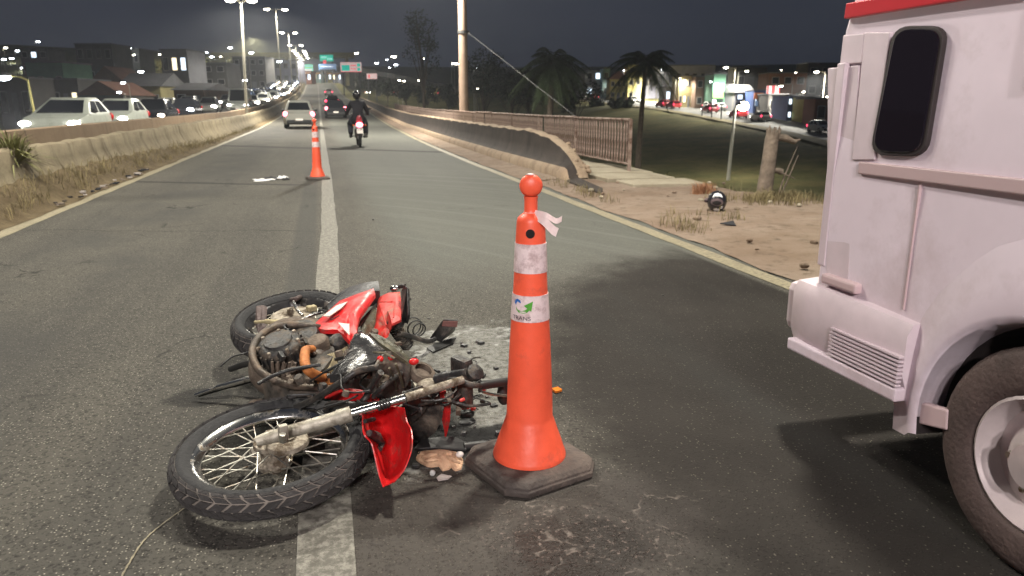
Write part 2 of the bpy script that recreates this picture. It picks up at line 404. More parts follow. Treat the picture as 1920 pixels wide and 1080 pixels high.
def land(x, y):
    r = zr(y)
    if -13.6 <= x <= xe(y): return r - .06
    far = 30 * sm(330, 700, y)
    if x < -13.6:
        q = -13.6 - x
        return r - .06 - 3.2 * sm(0, 16, q) * (1 - sm(150, 330, y)) + 15 * sm(150, 420, math.hypot(x, y)) * sm(5, 60, q) + far * .4 + bumpy(x, y, .07) * .8 * sm(0, 20, q)
    q = x - xe(y)
    d2 = (ST_A[:, 0] - x) ** 2 + (ST_A[:, 1] - y) ** 2; i = int(d2.argmin()); d = math.sqrt(d2[i]); zs = ST_A[i, 2]
    near = math.hypot(x, y) < math.hypot(ST_A[i, 0], ST_A[i, 1])
    if near:
        v = r - 1.5 * sm(0, 2.2, q) - 3.6 * sm(1.5, 15, q)
        v = max(v, -6) + bumpy(x, y, .25) * .18 * sm(0, 4, q)
        return v + (zs - .12 - v) * (1 - sm(6.5, 40, d)) * sm(0, 12, q)
    return zs - .12 + .035 * max(0, d - 8) + far * .5
xs = np.concatenate([np.arange(-640, -70, 22), np.arange(-70, -14, 3.5), np.array([-13.6, -13.5]), np.arange(-12, 4, 2.), np.arange(4.5, 30, .8), np.arange(30, 130, 3.2), np.arange(130, 700, 18)])
ys = np.concatenate([np.arange(-60, 0, 6), np.arange(0, 40, .9), np.arange(40, 130, 3), np.arange(130, 340, 6), np.arange(340, 1100, 25)])
vs = [(x, y, land(x, y)) for y in ys for x in xs]; nx = len(xs)
fs = [(j * nx + i, j * nx + i + 1, (j + 1) * nx + i + 1, (j + 1) * nx + i) for j in range(len(ys) - 1) for i in range(nx - 1)]
g = MB(); g.v = [Vector(p) for p in vs]; g.f = fs
tag(g.build('terrain', 'valley_grass', smooth=180), kind='structure')

def strip(name, mname, x0f, x1f, y0, y1, dz, dy=2.5, nx=2, parent=None, wob=0):
    n = int((y1 - y0) / dy) + 1; rows = []
    for i in range(n + 1):
        y = y0 + (y1 - y0) * i / n; a, b = x0f(y), x1f(y)
        if wob: a += random.uniform(-wob, wob); b += random.uniform(-wob, wob)
        rows.append([Vector((a + (b - a) * j / nx, y, zr(y) + dz)) for j in range(nx + 1)])
    o = MB().grid(rows).build(name, mname, parent)
    return tag(o, kind='structure') if parent is None else o
road = strip('road', 'asphalt_old', lambda y: -3.72, lambda y: re_(y) + .32, -40, 345, 0, 2.5, 4)
strip('opposite_road', 'asphalt_old', lambda y: -13.3, lambda y: -5.2, -40, 345, .15, 3)
LXT = [(-50, -.07), (2, -.065), (2.6, -.06), (6, -.01), (8.4, .03), (15, .06), (400, .05)]
def lx_(y): return lerp_tab(LXT, y)
strip('lane_line', 'white_paint', lambda y: lx_(y) - .088, lambda y: lx_(y) + .088, -20, 345, .005, .4, 1, None, .006)
strip('edge_line_left', 'edge_paint', lambda y: -3.45, lambda y: -3.27, -20, 345, .005, .5, 1, None, .012)
strip('edge_line_right', 'edge_paint', lambda y: re_(y) - .08, lambda y: re_(y) + .08, -20, 345, .005, .5, 1, None, .012)
# pale scratch curving over the left lane
sk = spline([P(225, 1090), P(240, 1062), P(268, 1018), P(300, 988), P(345, 955)], 8)
tag(MB().grid([[p_ + Vector((-.0022 - .0012 * (i % 3), 0, .004)), p_ + Vector((.0022 + .001 * (i % 2), 0, .004))] for i, p_ in enumerate(sk)]).build('scratch_mark', 'edge_paint', fix=True), kind='structure')
# dirt verges
def dirt(name, mname, x0f, x1f, y0, y1, nxx, dy, hf):
    rows = []; n = int((y1 - y0) / dy)
    for i in range(n + 1):
        y = y0 + (y1 - y0) * i / n; a, b = x0f(y), x1f(y)
        rows.append([Vector((a + (b - a) * j / nxx, y, zr(y) + hf(j / nxx, y, a + (b - a) * j / nxx))) for j in range(nxx + 1)])
    return tag(MB().grid(rows).build(name, mname, smooth=180), kind='structure')
def hv(t, y, x):
    h = .008 + .03 * sm(0, .25, t) + bumpy(x, y, 3.1) * .012 * sm(.05, .3, t) + bumpy(x, y, 9) * .006
    return h - 1.2 * sm(.86, 1, t)
dirt('dirt_verge', 'red_soil', lambda y: re_(y) + .16 + .05 * bumpy(y, 3, 2), lambda y: xe(y) + .45 + .25 * bumpy(y, 1, 1.1), -8, 12.8, 26, .12, hv)
dirt('gutter_soil', 'red_soil', lambda y: re_(y) + .13 + .03 * bumpy(y, 3, 2), lambda y: re_(y) + .86, 12.8, 90, 6, .35, lambda t, y, x: .008 + .05 * sm(.2, 1, t) + bumpy(x, y, 5) * .01)
dirt('median_soil', 'median_soil', lambda y: -3.42 + .03 * bumpy(y, 3, 2), lambda y: -4.0, 2, 140, 8, .2,
     lambda t, y, x: .009 + (.27 * (1 - sm(13, 34, y)) + .06) * sm(.15, 1, t) + bumpy(x, y, 4) * .03 * t + bumpy(x, y, 11) * .012 * t)
strip('median_fill', 'median_soil', lambda y: -4.9, lambda y: -4.2, 2, 340, .12, 4)
# side street across the valley, with its pavement
def along(path, w0, w1, dz, name, mname):
    rows = []
    for i, p in enumerate(path):
        t = (path[min(i + 1, len(path) - 1)] - path[max(i - 1, 0)]); t.z = 0; t.normalize(); nrm = Vector((t.y, -t.x, 0))
        rows.append([p + nrm * w0 + Vector((0, 0, dz)), p + nrm * ((w0 + w1) / 2) + Vector((0, 0, dz)), p + nrm * w1 + Vector((0, 0, dz))])
    return tag(MB().grid(rows).build(name, mname, fix=True), kind='structure')
mat('street_asphalt', (.16, .16, .15), .8, var=.2, vscale=.3, bump=.3)
mat('pavement', (.30, .27, .20), .9, var=.25, vscale=.5)
mat('ochre_verge', (.24, .20, .10), .95, var=.3, vscale=.3)
SN = []
for i, p in enumerate(STREET):
    t = STREET[min(i + 1, len(STREET) - 1)] - STREET[max(i - 1, 0)]; t.z = 0; t.normalize(); n_ = Vector((t.y, -t.x, 0))
    SN.append((p, t, n_ if n_.dot(p) > 0 else -n_))     # normal points away from the viewer's side
along(STREET, -5, 5, 0, 'side_street', 'street_asphalt')
sgn = 1 if Vector((SN[4][1].y, -SN[4][1].x, 0)).dot(SN[4][2]) > 0 else -1
along(STREET, sgn * 5, sgn * 9, .12, 'side_pavement', 'pavement')
along(STREET, -sgn * 5, -sgn * 7.2, .05, 'side_verge', 'ochre_verge')
# ------------------------------------------------------------------ walls, rails and poles of the road
def sweep(secf, y0, y1, dy):
    rows = []; n = max(2, int((y1 - y0) / dy))
    for i in range(n + 1):
        y = y0 + (y1 - y0) * i / n; rows.append([Vector((x, y, z)) for x, z in secf(y)])
    return rows
def sec_left(y):
    b = zr(y); t = b + .74 + .02 * bumpy(y, 0, 1.3) + .012 * bumpy(y, 5, 5); k = .012 * bumpy(y, 2, 3)
    return [(-3.82 + k, b - .1), (-3.84 + k, b + .12), (-4.0 + k, b + .30), (-4.09 + k, b + .52), (-4.12, t - .02), (-4.15, t), (-4.28, t + .01), (-4.32, t - .04), (-4.34, b - .1)]
o = MB().grid(sweep(sec_left, 1, 70, .22)).grid(sweep(sec_left, 70, 335, 3)).build('median_barrier', 'median_concrete', smooth=50)
bar_near = tag(o, 'low weathered median barrier with dry grass along its foot', 'barrier')
def sec_far(y):
    b = zr(y); k = .004 * bumpy(y, 2, 1)
    return [(-4.84 + k, b - .1), (-4.86 + k, b + .5), (-4.9, b + .915), (-4.92, b + .93), (-5.06, b + .93), (-5.08, b + .91), (-5.16, b - .1)]
o = MB().grid(sweep(sec_far, 1, 335, 1.2)).build('median_barrier', 'brown_concrete', smooth=40)
tag(o, 'smooth brown median barrier beside the oncoming traffic', 'barrier')
mat('joint_dark', (.05, .042, .034), .95)
def joints(owner, secf, y0, y1, step):
    y = y0
    while y < y1:
        rows = []
        for yy in (y - .012, y + .012):
            pts = [Vector((x, yy, z)) for x, z in secf(yy)]; c = sum(pts, Vector()) / len(pts); rows.append([p_ + Vector(((p_.x - c.x) * .012 + (.004 if p_.x > c.x else -.004), 0, .004 if p_.z > c.z + .2 else 0)) for p_ in pts])
        MB().grid(rows).build('expansion_joint', 'joint_dark', owner); y += step * random.uniform(.9, 1.1)
joints(bar_near, sec_left, 8.2, 75, 4.3); joints(o, sec_far, 9.5, 75, 5.2)
# right parapet: dark face, pale broken top, rounded nose
def sec_par(y):
    b = zr(y); x = re_(y) + .72; e = y - 12.55
    t = .80 * math.sqrt(max(0., 1 - (1 - min(1, e / 3.6)) ** 2)) if e < 3.6 else .80
    t = max(t, .05); c = .02 * bumpy(y, 1, 4) if y < 40 else 0
    h = lambda z: b + min(z, t - .01)
    return [(x, b - .05), (x + .01, h(.16)), (x + .10, h(.24)), (x + .20, h(.30)), (x + .26, h(.5)), (x + .28, b + t - .03 + c), (x + .31, b + t + c), (x + .44, b + t + .01 + c), (x + .48, b + t - .03), (x + .5, b - .05)]
rows = sweep(sec_par, 12.55, 60, .14) + sweep(sec_par, 60.5, 130, 2)
par = thing('bridge_parapet', 'dark stained concrete parapet with rounded broken nose beside the walkway', 'parapet', (4.3, 12.6, 0))
MB().grid([r[2:6] for r in rows]).build('face', 'dark_parapet', par, smooth=60, world=True)
MB().grid([r[5:] for r in rows]).build('coping', 'worn_concrete', par, smooth=60, world=True)
MB().grid([r[:3] for r in rows]).build('toe', 'worn_concrete', par, smooth=60, world=True)
for i in range(34):
    a = random.random(); y = 12.5 + a * 2.0; t = .80 * math.sqrt(max(0., 1 - (1 - min(1, (y - 12.5) / 3.6)) ** 2)); r = random.uniform(.02, .06)
    nz = MB().ell((4.17 + random.uniform(.22, .5), y + random.uniform(-.05, .05), random.uniform(.02, max(.06, t))), (r, r * 1.2, r * .8), Matrix.Rotation(random.random() * 6, 3, 'Y'), 7, 5); nz.build('broken_stone', 'worn_concrete', par, world=True)

# walkway slabs behind it
wk = thing('walkway', 'raised pale concrete walkway of slabs behind the parapet', 'walkway', (5.1, 12, 0)); del wk['category']; wk['kind'] = 'structure'
y = 11.2; i = 0
while y < 75:
    ln = random.uniform(.75, 1.1) if y < 20 else 2.2
    x1 = 6.15 - .1 * i if y < 14 else 5.75 + max(0, re_(y) - 3.4)
    x1 = max(x1 + random.uniform(-.05, .05), 5.72); x0 = 4.72 + max(0, re_(y) - 3.4) + (.15 if y < 12 else 0)
    z = zr(y) + .13 + random.uniform(-.012, .012)
    if y < 14.2: z = .09 + .02 * i + random.uniform(-.008, .008)
    MB().slab([(x0 + random.uniform(-.02, .02), y + .012, z), (x1, y + .012 + random.uniform(-.04, .04), z - .01), (x1 + random.uniform(-.06, .06), y + ln, z), (x0, y + ln, z)], (0, 0, -.14)).build('slab', 'slab_concrete', wk, world=True, bevel=.012)
    y += ln + .012; i += 1
# rubble kerb block at the end of the parapet
kb = MB().slab([P(1062, 338, .06), P(1080, 330, .10), P(1130, 352, .10), P(1128, 362, .05)], (0, 0, -.12)); kb.build('kerb_stone', 'dark_parapet', par, world=True, bevel=.01)
# railing
mat('rail_paint', (.33, .245, .205), .75, .0, var=.25, vscale=7, bump=.3, dirt=((.11, .06, .04), .45, 5))
rail = thing('pedestrian_railing', 'rusty pale bar railing along the outer edge of the walkway', 'railing', (5.6, 13.2, 0))
def rx(y): return 5.6 + max(0, re_(y) - 3.4)
ends = [13.15 + k * 3.1 for k in range(21)]
bar = MB().box((0, 0, 0), (.03, .03, .80)); bo = bar.build('baluster', 'rail_paint', rail)
bars = []
nb = 0; far = MB()
for k in range(20):
    ya, yb = ends[k], ends[k + 1]; z0 = zr(ya) + .12
    pa, pb = Vector((rx(ya), ya, z0)), Vector((rx(yb), yb, zr(yb) + .12))
    up = Vector((0, 0, 1)); sag = random.uniform(-.03, .03)
    MB().box(pa + up * .46, (.055, .055, .98)).build('post', 'rail_paint', rail, world=True)
    MB().tube([pa + up * .93 + Vector((0, .0, sag)), pb + up * .93], .027, 6).build('top_rail', 'rail_paint', rail, world=True)
    MB().tube([pa + up * .13, pb + up * .13], .02, 6).build('bottom_rail', 'rail_paint', rail, world=True)
    m = 21
    for j in range(1, m):
        if random.random() < .03: continue
        t = j / m; c = pa.lerp(pb, t) + up * (.53 + random.uniform(-.012, .012)); tilt = random.gauss(0, .02)
        if nb < 300:
            q = bo if nb == 0 else bo.copy()
            if nb: COL.objects.link(q)
            q.location = c - rail.location; q.rotation_euler = (tilt, random.gauss(0, .012), 0); nb += 1
        else: far.box(c, (.03, .03, .8))
tag(far.build('far_balusters', 'rail_paint', rail, world=True), kind='stuff')

# ------------------------------------------------------------------ street lamps
LC = (1.0, .945, .82)
mat('lamp_glow', (.9, .85, .7), .4, emit=(1, .93, .74), es=45)
mat('lamp_glow_white', (.9, .9, .9), .4, emit=(.86, .93, 1), es=40)
mat('lamp_metal', (.42, .40, .33), .6, .2, var=.15, vscale=2)
mat('lamp_dark', (.10, .10, .10), .6, .3)
def lamp_light(name, loc, power, size=.5, parent=None, col=LC, spread=165):
    ld = bpy.data.lights.new(name, 'SPOT'); ld.spot_size = R_(spread); ld.spot_blend = .35; ld.shadow_soft_size = size * .8; ld.energy = power * 4; ld.color = col
    o = bpy.data.objects.new(name, ld); COL.objects.link(o); o.location = Vector(loc); o.parent = parent; return o
def street_lamp(base, h, arms, power, label, group=None, glow='lamp_glow', r=.09, head=.3, lean=0, polemat='lamp_metal', col=LC):
    """arms: list of (dx, dy) reach of each arm"""
    base = Vector(base); t = thing('street_lamp', label, 'street lamp', base, 0, group)
    MB().tube([(0, 0, -.3), (lean * .5, 0, h * .5), (lean, 0, h)], [r, r * .8, r * .55], 10).build('pole', polemat, t, smooth=60)
    for dx, dy in arms:
        a = Vector((dx, dy, 0)); L_ = max(a.length, .05); u = a / L_
        p0 = Vector((lean, 0, h - .05)); p1 = p0 + a + Vector((0, 0, .28))
        MB().tube([p0, p0 + a * .35 + Vector((0, 0, .18)), p1], [r * .5, r * .4, r * .35], 8).build('arm', polemat, t, smooth=60)
        hc = p1 + u * head * .6
        ho = MB().ell(hc + Vector((0, 0, .04)), (head, head * .55, head * .3), Matrix.Rotation(math.atan2(dy, dx), 3, 'Z'), 12, 8).build('lamp_head', 'lamp_dark', t, smooth=60)
        MB().ell(hc - Vector((0, 0, head * .18)), (head * .85, head * .5, head * .36), Matrix.Rotation(math.atan2(dy, dx), 3, 'Z'), 12, 8).build('lens', glow, ho, smooth=180)
        if power: lamp_light('lamp_light', hc - Vector((0, 0, head * .6)), power, head * 1.6, t, col)
    return t
MG = 'double-arm lamps along the median'
def med(y, h, pw, head, sp, label, lean=0, x=-4.6, col=LC): street_lamp((x, y, zr(y)), h, [(-sp, 0), (sp, 0)], pw, label, MG, 'lamp_glow', .10, head, lean, 'lamp_metal', col)
KEY = 2300
med(12.0, 10.5, KEY * .42, .32, 1.5, 'tall double-arm median lamp standing beside the wrecked motorcycle')
med(-16, 10.5, KEY * 1.2, .4, 1.5, 'tall double-arm median lamp standing behind the traffic cones', 0, -4.6, (1, .92, .90))
med(52, 7.4, KEY * 1.0, .36, .42, 'shortest double-arm lamp in the median, next beyond the white hatchback', .25)
med(103.7, 11.7, KEY * .9, .42, .85, 'double-arm median lamp, second beyond the white hatchback')
med(147, 11.4, KEY * .9, .45, .9, 'double-arm median lamp, third beyond the white hatchback')
med(192, 10.7, KEY * .9, .5, 1.0, 'double-arm median lamp, fourth beyond the white hatchback')
for y, h in ((225, 9.8), (250, 9.2), (272, 9.0), (300, 8.6)): med(y, h, KEY * .8, .55, 1.1, 'double-arm lamp where the median climbs the far hill')
# lamp on the verge, hidden from the road by the van
street_lamp((5.4, 5.0, 0), 9.2, [(-1.6, .2)], KEY * .58, 'tall single-arm lamp on the dirt verge beside the white van')
# utility pole with its own lamp and a guy wire
pl = PX(870, 214, 6.0 + .2); pl.z = 0
up = thing('utility_pole', 'tall tan concrete utility pole with guy wire behind the railing', 'utility pole', (pl.x, pl.y, 0))
MB().tube([(0, 0, -1), (0, 0, 5), (-.03, 0, 11)], [.215, .19, .15], 14).build('pole', 'pole_concrete', up, smooth=60)
MB().lathe([(.2, 4.3), (.225, 4.3), (.225, 4.42), (.2, 4.42)], 14).build('collar', 'lamp_dark', up)
MB().box((.22, -.05, 4.36), (.14, .08, .12)).build('bracket', 'lamp_dark', up)
ga = P(1085, 222, -.3); ga = PX(1083, 221, 6.45)
MB().tube([Vector((.2, 0, 4.36)), (ga - Vector((pl.x, pl.y, 0)))], .007, 6).build('guy_wire', 'lamp_dark', up)
MB().box((0, 0, 10.2), (2.2, .1, .12)).build('crossarm', 'pole_concrete', up)
for dx in (-.95, -.45, .45, .95): MB().lathe([(.05, 10.26), (.07, 10.32), (.04, 10.36), (.06, 10.42), (.02, 10.46)], 8, (dx, 0, 0)).build('insulator', 'lamp_dark', up)
MB().tube([(-.15, 0, 7.7), (-.9, -.3, 8.3), (-1.9, -.6, 8.4)], .035, 8).build('lamp_arm', 'lamp_metal', up)
hd = MB().ell((-2.1, -.66, 8.4), (.34, .18, .1), None, 12, 8).build('lamp_head', 'lamp_dark', up, smooth=60)
MB().ell((-2.1, -.66, 8.33), (.28, .15, .1), None, 12, 8).build('lens', 'lamp_glow', hd, smooth=180)
lamp_light('lamp_light', (-2.1, -.66, 8.18), KEY * 1.3, .7, up)
# ------------------------------------------------------------------ traffic cones
mat('cone_orange', (.92, .12, .055), .42, var=.10, vscale=7, bump=.10, bscale=30, dirt=((.66, .10, .055), .14, 5))
mat('cone_band', (.80, .66, .66), .55, var=.08, vscale=30, dirt=((.52, .38, .38), .35, 22), bump=.2, bscale=120)  # white sheeting with the pink of emergency lights put into its colour
mat('cone_rubber', (.058, .046, .040), .75, var=.3, vscale=12, bump=.4, bscale=60, dirt=((.12, .095, .08), .35, 7))
mat('black_hole', (.012, .008, .008), .9)
mat('logo_green', (.08, .36, .03), .6, var=.15, vscale=40)
mat('logo_blue', (.02, .14, .50), .6)
mat('ink', (.02, .02, .025), .6)
mat('tape', (.78, .62, .60), .6, var=.1, vscale=40)
CX, CY = .70, 2.50
def cz(py):
    p = PY(991, py, CY - .03); return p.z
def cr(w): return w / 2 / FPX * ((Vector((CX, CY, .6)) - EYE).dot(AF))
def cr2(w, py):
    z = cz(py); return w / 2 / FPX * ((Vector((CX, CY, z)) - EYE).dot(AF))
zb = .052
prof = [(905, 0)]
pz = lambda py: cz(py)
cone_prof = [(.1385, zb), (.139, zb + .010), (.1365, zb + .018), (.1315, .084), (.1215, .115), (.1135, .138), (.106, .158), (.098, .182), (.0915, .202), (.0885, .210), (.0878, .214), (.0868, .218), (cr2(84, 735), cz(735)), (cr2(77, 650), cz(650)), (cr2(71, 600), cz(600)), (cr2(65, 552), cz(552)), (cr2(61, 510), cz(510)), (cr2(57, 456), cz(456)), (cr2(53, 418), cz(418)), (cr2(50, 411), cz(411)), (cr2(40, 406), cz(406)), (cr2(32, 403), cz(403)), (cr2(26, 400), cz(400)), (cr2(25, 396), cz(396)), (cr2(25, 378), cz(378)), (cr2(27, 370), cz(370))]
def cone_r(z):
    return lerp_tab([(b, a) for a, b in cone_prof], z)
def make_cone(label):
    t = thing('traffic_cone', label, 'traffic cone', (CX, CY, 0), 0, 'tall orange traffic cones on the lane line')
    MB().lathe(cone_prof, 48).build('body', 'cone_orange', t, smooth=40)
    # base plate: square with cut corners, stepped edge
    def plate(h, c, z): return [(x, y, z) for x, y in ((-h, -h + c), (-h + c, -h), (h - c, -h), (h, -h + c), (h, h - c), (h - c, h), (-h + c, h), (-h, h - c))]
    rz = Matrix.Rotation(R_(19), 3, 'Z')
    rows = [[rz @ Vector(p) for p in plate(a, c, z)] for a, c, z in ((.195, .06, .0), (.205, .062, .006), (.205, .062, .024), (.199, .06, .028), (.199, .06, .036), (.186, .056, .050), (.176, .053, .054), (.15, .05, .055), (.10, .04, .0555))]
    b = MB().grid(rows, close=True); b.add(rows[-1], [tuple(range(8))]).add(rows[0], [tuple(range(7, -1, -1))]); b.build('base_plate', 'cone_rubber', t, smooth=25, bevel=.003)
    for a, c in ((457, 511), (552, 600)):
        z1, z0 = cz(a), cz(c); n = 6
        MB().lathe([(cone_r(z0) - .001, z0)] + [(cone_r(z0 + (z1 - z0) * k / n) + .0022, z0 + (z1 - z0) * k / n) for k in range(n + 1)] + [(cone_r(z1) - .001, z1)], 48).build('reflective_band', 'cone_band', t, smooth=40)
    # flat round knob on the neck
    kc, kr = (cz(331) + cz(380)) / 2 + .010, cr2(44, 352)
    d = Matrix.Rotation(YAW, 3, 'Z')
    MB().ell((0, 0, kc), (kr, kr * .55, kr * .98), d, 24, 16).build('knob', 'cone_orange', t, smooth=180)
    MB().ell((-.002, 0, kc + kr * .96), (kr * .34, kr * .3, .004), d, 14, 6).build('knob_cap', 'tape', t, smooth=180)
    # black discs painting the dark of holes in the neck, facing both ways
    u, w = d @ Vector((1, 0, 0)), Vector((0, 0, 1)); zc = cz(437); f = d @ Vector((0, -1, 0)); f2 = (f * .97 - u * .05).normalized(); u2 = f2.cross(w).normalized()
    hr = cr2(15, 437) / 1.0
    for sg in (1, -1):
        ring = MB(); c0 = f2 * sg * (cone_r(zc) - .010) + Vector((0, 0, zc))
        ring.lathe([(0, .0125), (hr * .97, .0115), (hr, .013), (hr * 1.12, .0122), (hr * 1.15, .004)], 20, c0, f2 * sg); ring.build('hole_disc', 'black_hole', t, smooth=60)
    return t
c1 = make_cone('tall orange cone with green arrow logo standing beside the wrecked motorcycle')
def wrap_on_cone(pts, ang0, zc, lift=.0032):
    out = []
    for x, z in pts:
        rr = cone_r(zc + z) + lift; a = ang0 + x / rr
        out.append(Vector((math.sin(a) * rr, -math.cos(a) * rr, zc + z)))
    return out
va = math.atan2(CX, CY)                     # bearing of the sight line at the cone
A0 = -va
def cone_shape(name, poly, mname, ang, zc):
    # subdivide outline and lay it on the band
    b = MB(); ring = []
    for (a, b_), (c, d) in zip(poly, poly[1:] + poly[:1]):
        for k in range(3): ring.append((a + (c - a) * k / 3, b_ + (d - b_) * k / 3))
    b.add(wrap_on_cone(ring, ang, zc), [tuple(range(len(ring)))]); b.build(name, mname, c1)
zl = cz(574); k = cr2(2, 574)
lx = lambda px: (px - 991) * k; lz = lambda py: (574 - py) * k * .98
G = [(964, 573), (968, 579), (977, 581), (984, 577), (987, 571), (982, 569), (997, 560), (995, 578), (992, 574), (988, 581), (981, 586), (971, 586), (965, 582)]
def flat(px, py):                           # picture offset -> arc length on the band
    s = max(-.98, min(.98, lx(px) / cone_r(zl + lz(py)))); return (math.asin(s) * cone_r(zl + lz(py)), lz(py))
g2 = [flat(*q) for q in [(966, 572), (969, 578), (976, 580), (983, 577), (986, 571), (980, 569), (996, 561), (994, 578), (990, 575), (986, 581), (979, 584), (970, 583), (966, 579)]]
# split the arrow into convex pieces: cup and head
cone_shape('logo_arrow_cup', [flat(*q) for q in [(965, 572), (968, 578), (975, 580), (982, 577), (988, 572), (990, 577), (985, 582), (978, 584), (970, 583), (966, 579)]], 'logo_green', A0, zl)
cone_shape('logo_arrow_head', [flat(*q) for q in [(979, 569), (996, 560), (993, 580)]], 'logo_green', A0, zl)
cone_shape('logo_arc', [flat(*q) for q in [(963, 566), (964, 560), (968, 557), (973, 560), (974, 565), (971, 564), (968, 562), (966, 566), (965, 570)]], 'logo_blue', A0, zl)
def text_mesh(s, size):
    cu = bpy.data.curves.new('txt', 'FONT'); cu.body = s; cu.size = size; o = bpy.data.objects.new('txt', cu); COL.objects.link(o)
    bpy.context.view_layer.update(); me = bpy.data.meshes.new_from_object(o.evaluated_get(bpy.context.evaluated_depsgraph_get()))
    vs = [v.co.copy() for v in me.vertices]; fs = [tuple(p.vertices) for p in me.polygons]
    bpy.data.objects.remove(o); bpy.data.meshes.remove(me); return vs, fs
tv, tf = text_mesh('TRANS', cr2(2, 592) * 10.5)
wmax = max(v.x for v in tv); x0 = flat(960, 594)[0]; x1 = flat(992, 594)[0]; zt = lz(597)
tb = MB(); tb.add(wrap_on_cone([(x0 + (x1 - x0) * v.x / wmax, zt + v.y) for v in tv], A0, zl), tf); tb.build('logo_lettering', 'ink', c1)
# strip of barrier tape knotted round the neck
zt_ = cz(402); d3 = Matrix.Rotation(YAW, 3, 'Z')
def ribbon(pts, wd, name):
    pts = spline([d3 @ Vector(p) for p in pts], 5); rows = [[p - Vector(wd), p, p + Vector(wd)] for p in pts]
    MB().shell(rows, .0012).build(name, 'tape', c1, smooth=60)
ribbon([(.012, -.02, zt_ + .004), (.05, -.05, zt_ + .0), (.085, -.05, zt_ - .02), (.105, -.055, zt_ - .012)], (.002, .004, .009), 'tape_end')
ribbon([(.012, -.022, zt_), (.045, -.055, zt_ - .02), (.075, -.06, zt_ - .05), (.09, -.065, zt_ - .058)], (.006, .003, .014), 'tape_end')
MB().lathe([(cr2(27, 402), zt_ - .004), (cr2(28, 402), zt_), (cr2(27, 402), zt_ + .004)], 20).build('tape_knot', 'tape', c1, smooth=60)
c2_ = copy_tree(c1)
for ch in list(c2_.children):
    if ch.name.split('.')[0] in ('logo_arrow_cup', 'logo_arrow_head', 'logo_arc', 'logo_lettering', 'tape_end', 'tape_knot'): bpy.data.objects.remove(ch)
p = P(596, 336); c2_.location = (p.x, p.y, 0); c2_.rotation_euler.z = R_(-8); c2_.scale = (.98, .98, .985)
c2_['label'] = 'tall plain orange cone standing beside scraps of cloth farther up the lane'

# ------------------------------------------------------------------ wrecked motorcycle
mat('tyre_rubber', (.020, .020, .021), .8, var=.25, vscale=14, bump=.3, bscale=80)
mat('tyre_dust', (.21, .185, .16), .95, var=.4, vscale=20, bump=.4, bscale=90)
mat('tread_block', (.040, .037, .036), .85, var=.35, vscale=16, bump=.4, bscale=120)
mat('chrome', (.72, .72, .70), .18, 1.0, dirt=((.20, .16, .12), .25, 14))
mat('spoke_steel', (.60, .58, .52), .35, 1.0, dirt=((.22, .15, .10), .3, 30))
mat('fork_alloy', (.44, .41, .34), .55, .55, var=.2, vscale=14, bump=.2, dirt=((.20, .17, .13), .3, 12))
mat('hub_alloy', (.34, .30, .24), .6, .5, var=.3, vscale=24, bump=.4, dirt=((.12, .09, .06), .45, 22))
mat('red_plastic', (.60, .014, .016), .36, var=.16, vscale=10, bump=.12, bscale=24, dirt=((.34, .07, .055), .24, 13))
mat('red_worn', (.55, .035, .028), .5, var=.25, vscale=14, dirt=((.30, .16, .12), .30, 12))
mat('black_plastic', (.022, .022, .023), .38, var=.4, vscale=9, bump=.25, bscale=30, dirt=((.11, .095, .08), .32, 11))
mat('burnt_panel', (.055, .050, .047), .32, .1, var=.6, vscale=7, bump=.8, bscale=16, dirt=((.15, .125, .10), .4, 9))
mat('engine_black', (.030, .029, .028), .5, .2, var=.4, vscale=16, bump=.4, bscale=50, dirt=((.12, .095, .07), .35, 18))
mat('engine_brown', (.13, .10, .075), .75, .15, var=.4, vscale=14, bump=.5, bscale=40, dirt=((.08, .06, .045), .4, 16))
mat('rust_pipe', (.46, .165, .045), .65, .25, var=.3, vscale=18, bump=.3, dirt=((.24, .08, .03), .25, 14))
mat('fin_alloy', (.40, .34, .20), .7, .3, var=.35, vscale=20, bump=.4)
mat('frame_tube', (.04, .038, .036), .42, .35, var=.35, vscale=16, bump=.3, dirt=((.13, .10, .08), .3, 13))
mat('crash_bar', (.085, .07, .056), .45, .4, var=.3, vscale=12, bump=.3, dirt=((.19, .14, .10), .35, 10))
mat('hanger_brown', (.085, .06, .055), .6, .2, var=.4, vscale=14, bump=.3)
mat('gloss_dark', (.030, .029, .029), .2, var=.5, vscale=9, bump=.35, bscale=14, dirt=((.14, .12, .10), .22, 10))
mat('engine_grey', (.085, .076, .066), .55, .3, var=.4, vscale=14, bump=.5, bscale=36, dirt=((.16, .125, .095), .35, 14))
mat('flap_red', (.22, .10, .09), .6, var=.3, vscale=20)
mat('seat_vinyl', (.020, .020, .022), .42, var=.3, vscale=8, bump=.3, bscale=70)
mat('decal_white', (.66, .62, .55), .45, var=.12, vscale=30)
mat('olive_plastic', (.075, .07, .045), .4, var=.4, vscale=10, bump=.4, dirt=((.20, .17, .11), .25, 8))
mat('red_lens', (.62, .02, .02), .2, spec=.6)
mat('orange_lens', (.75, .2, .02), .25)
mat('cable_black', (.015, .015, .015), .5)
B0 = P(560, 740); mo = thing('motorcycle', 'wrecked red and black motorcycle lying on its side on the lane line', 'motorcycle', (B0.x, B0.y, 0))
def part(mb, name, m, smooth=45, parent=None, bevel=0, fix=False): return mb.build(name, m, parent or mo, smooth=smooth, world=True, bevel=bevel, fix=fix)
def polyline(l, k=6): return spline([P(*q) for q in l], k)

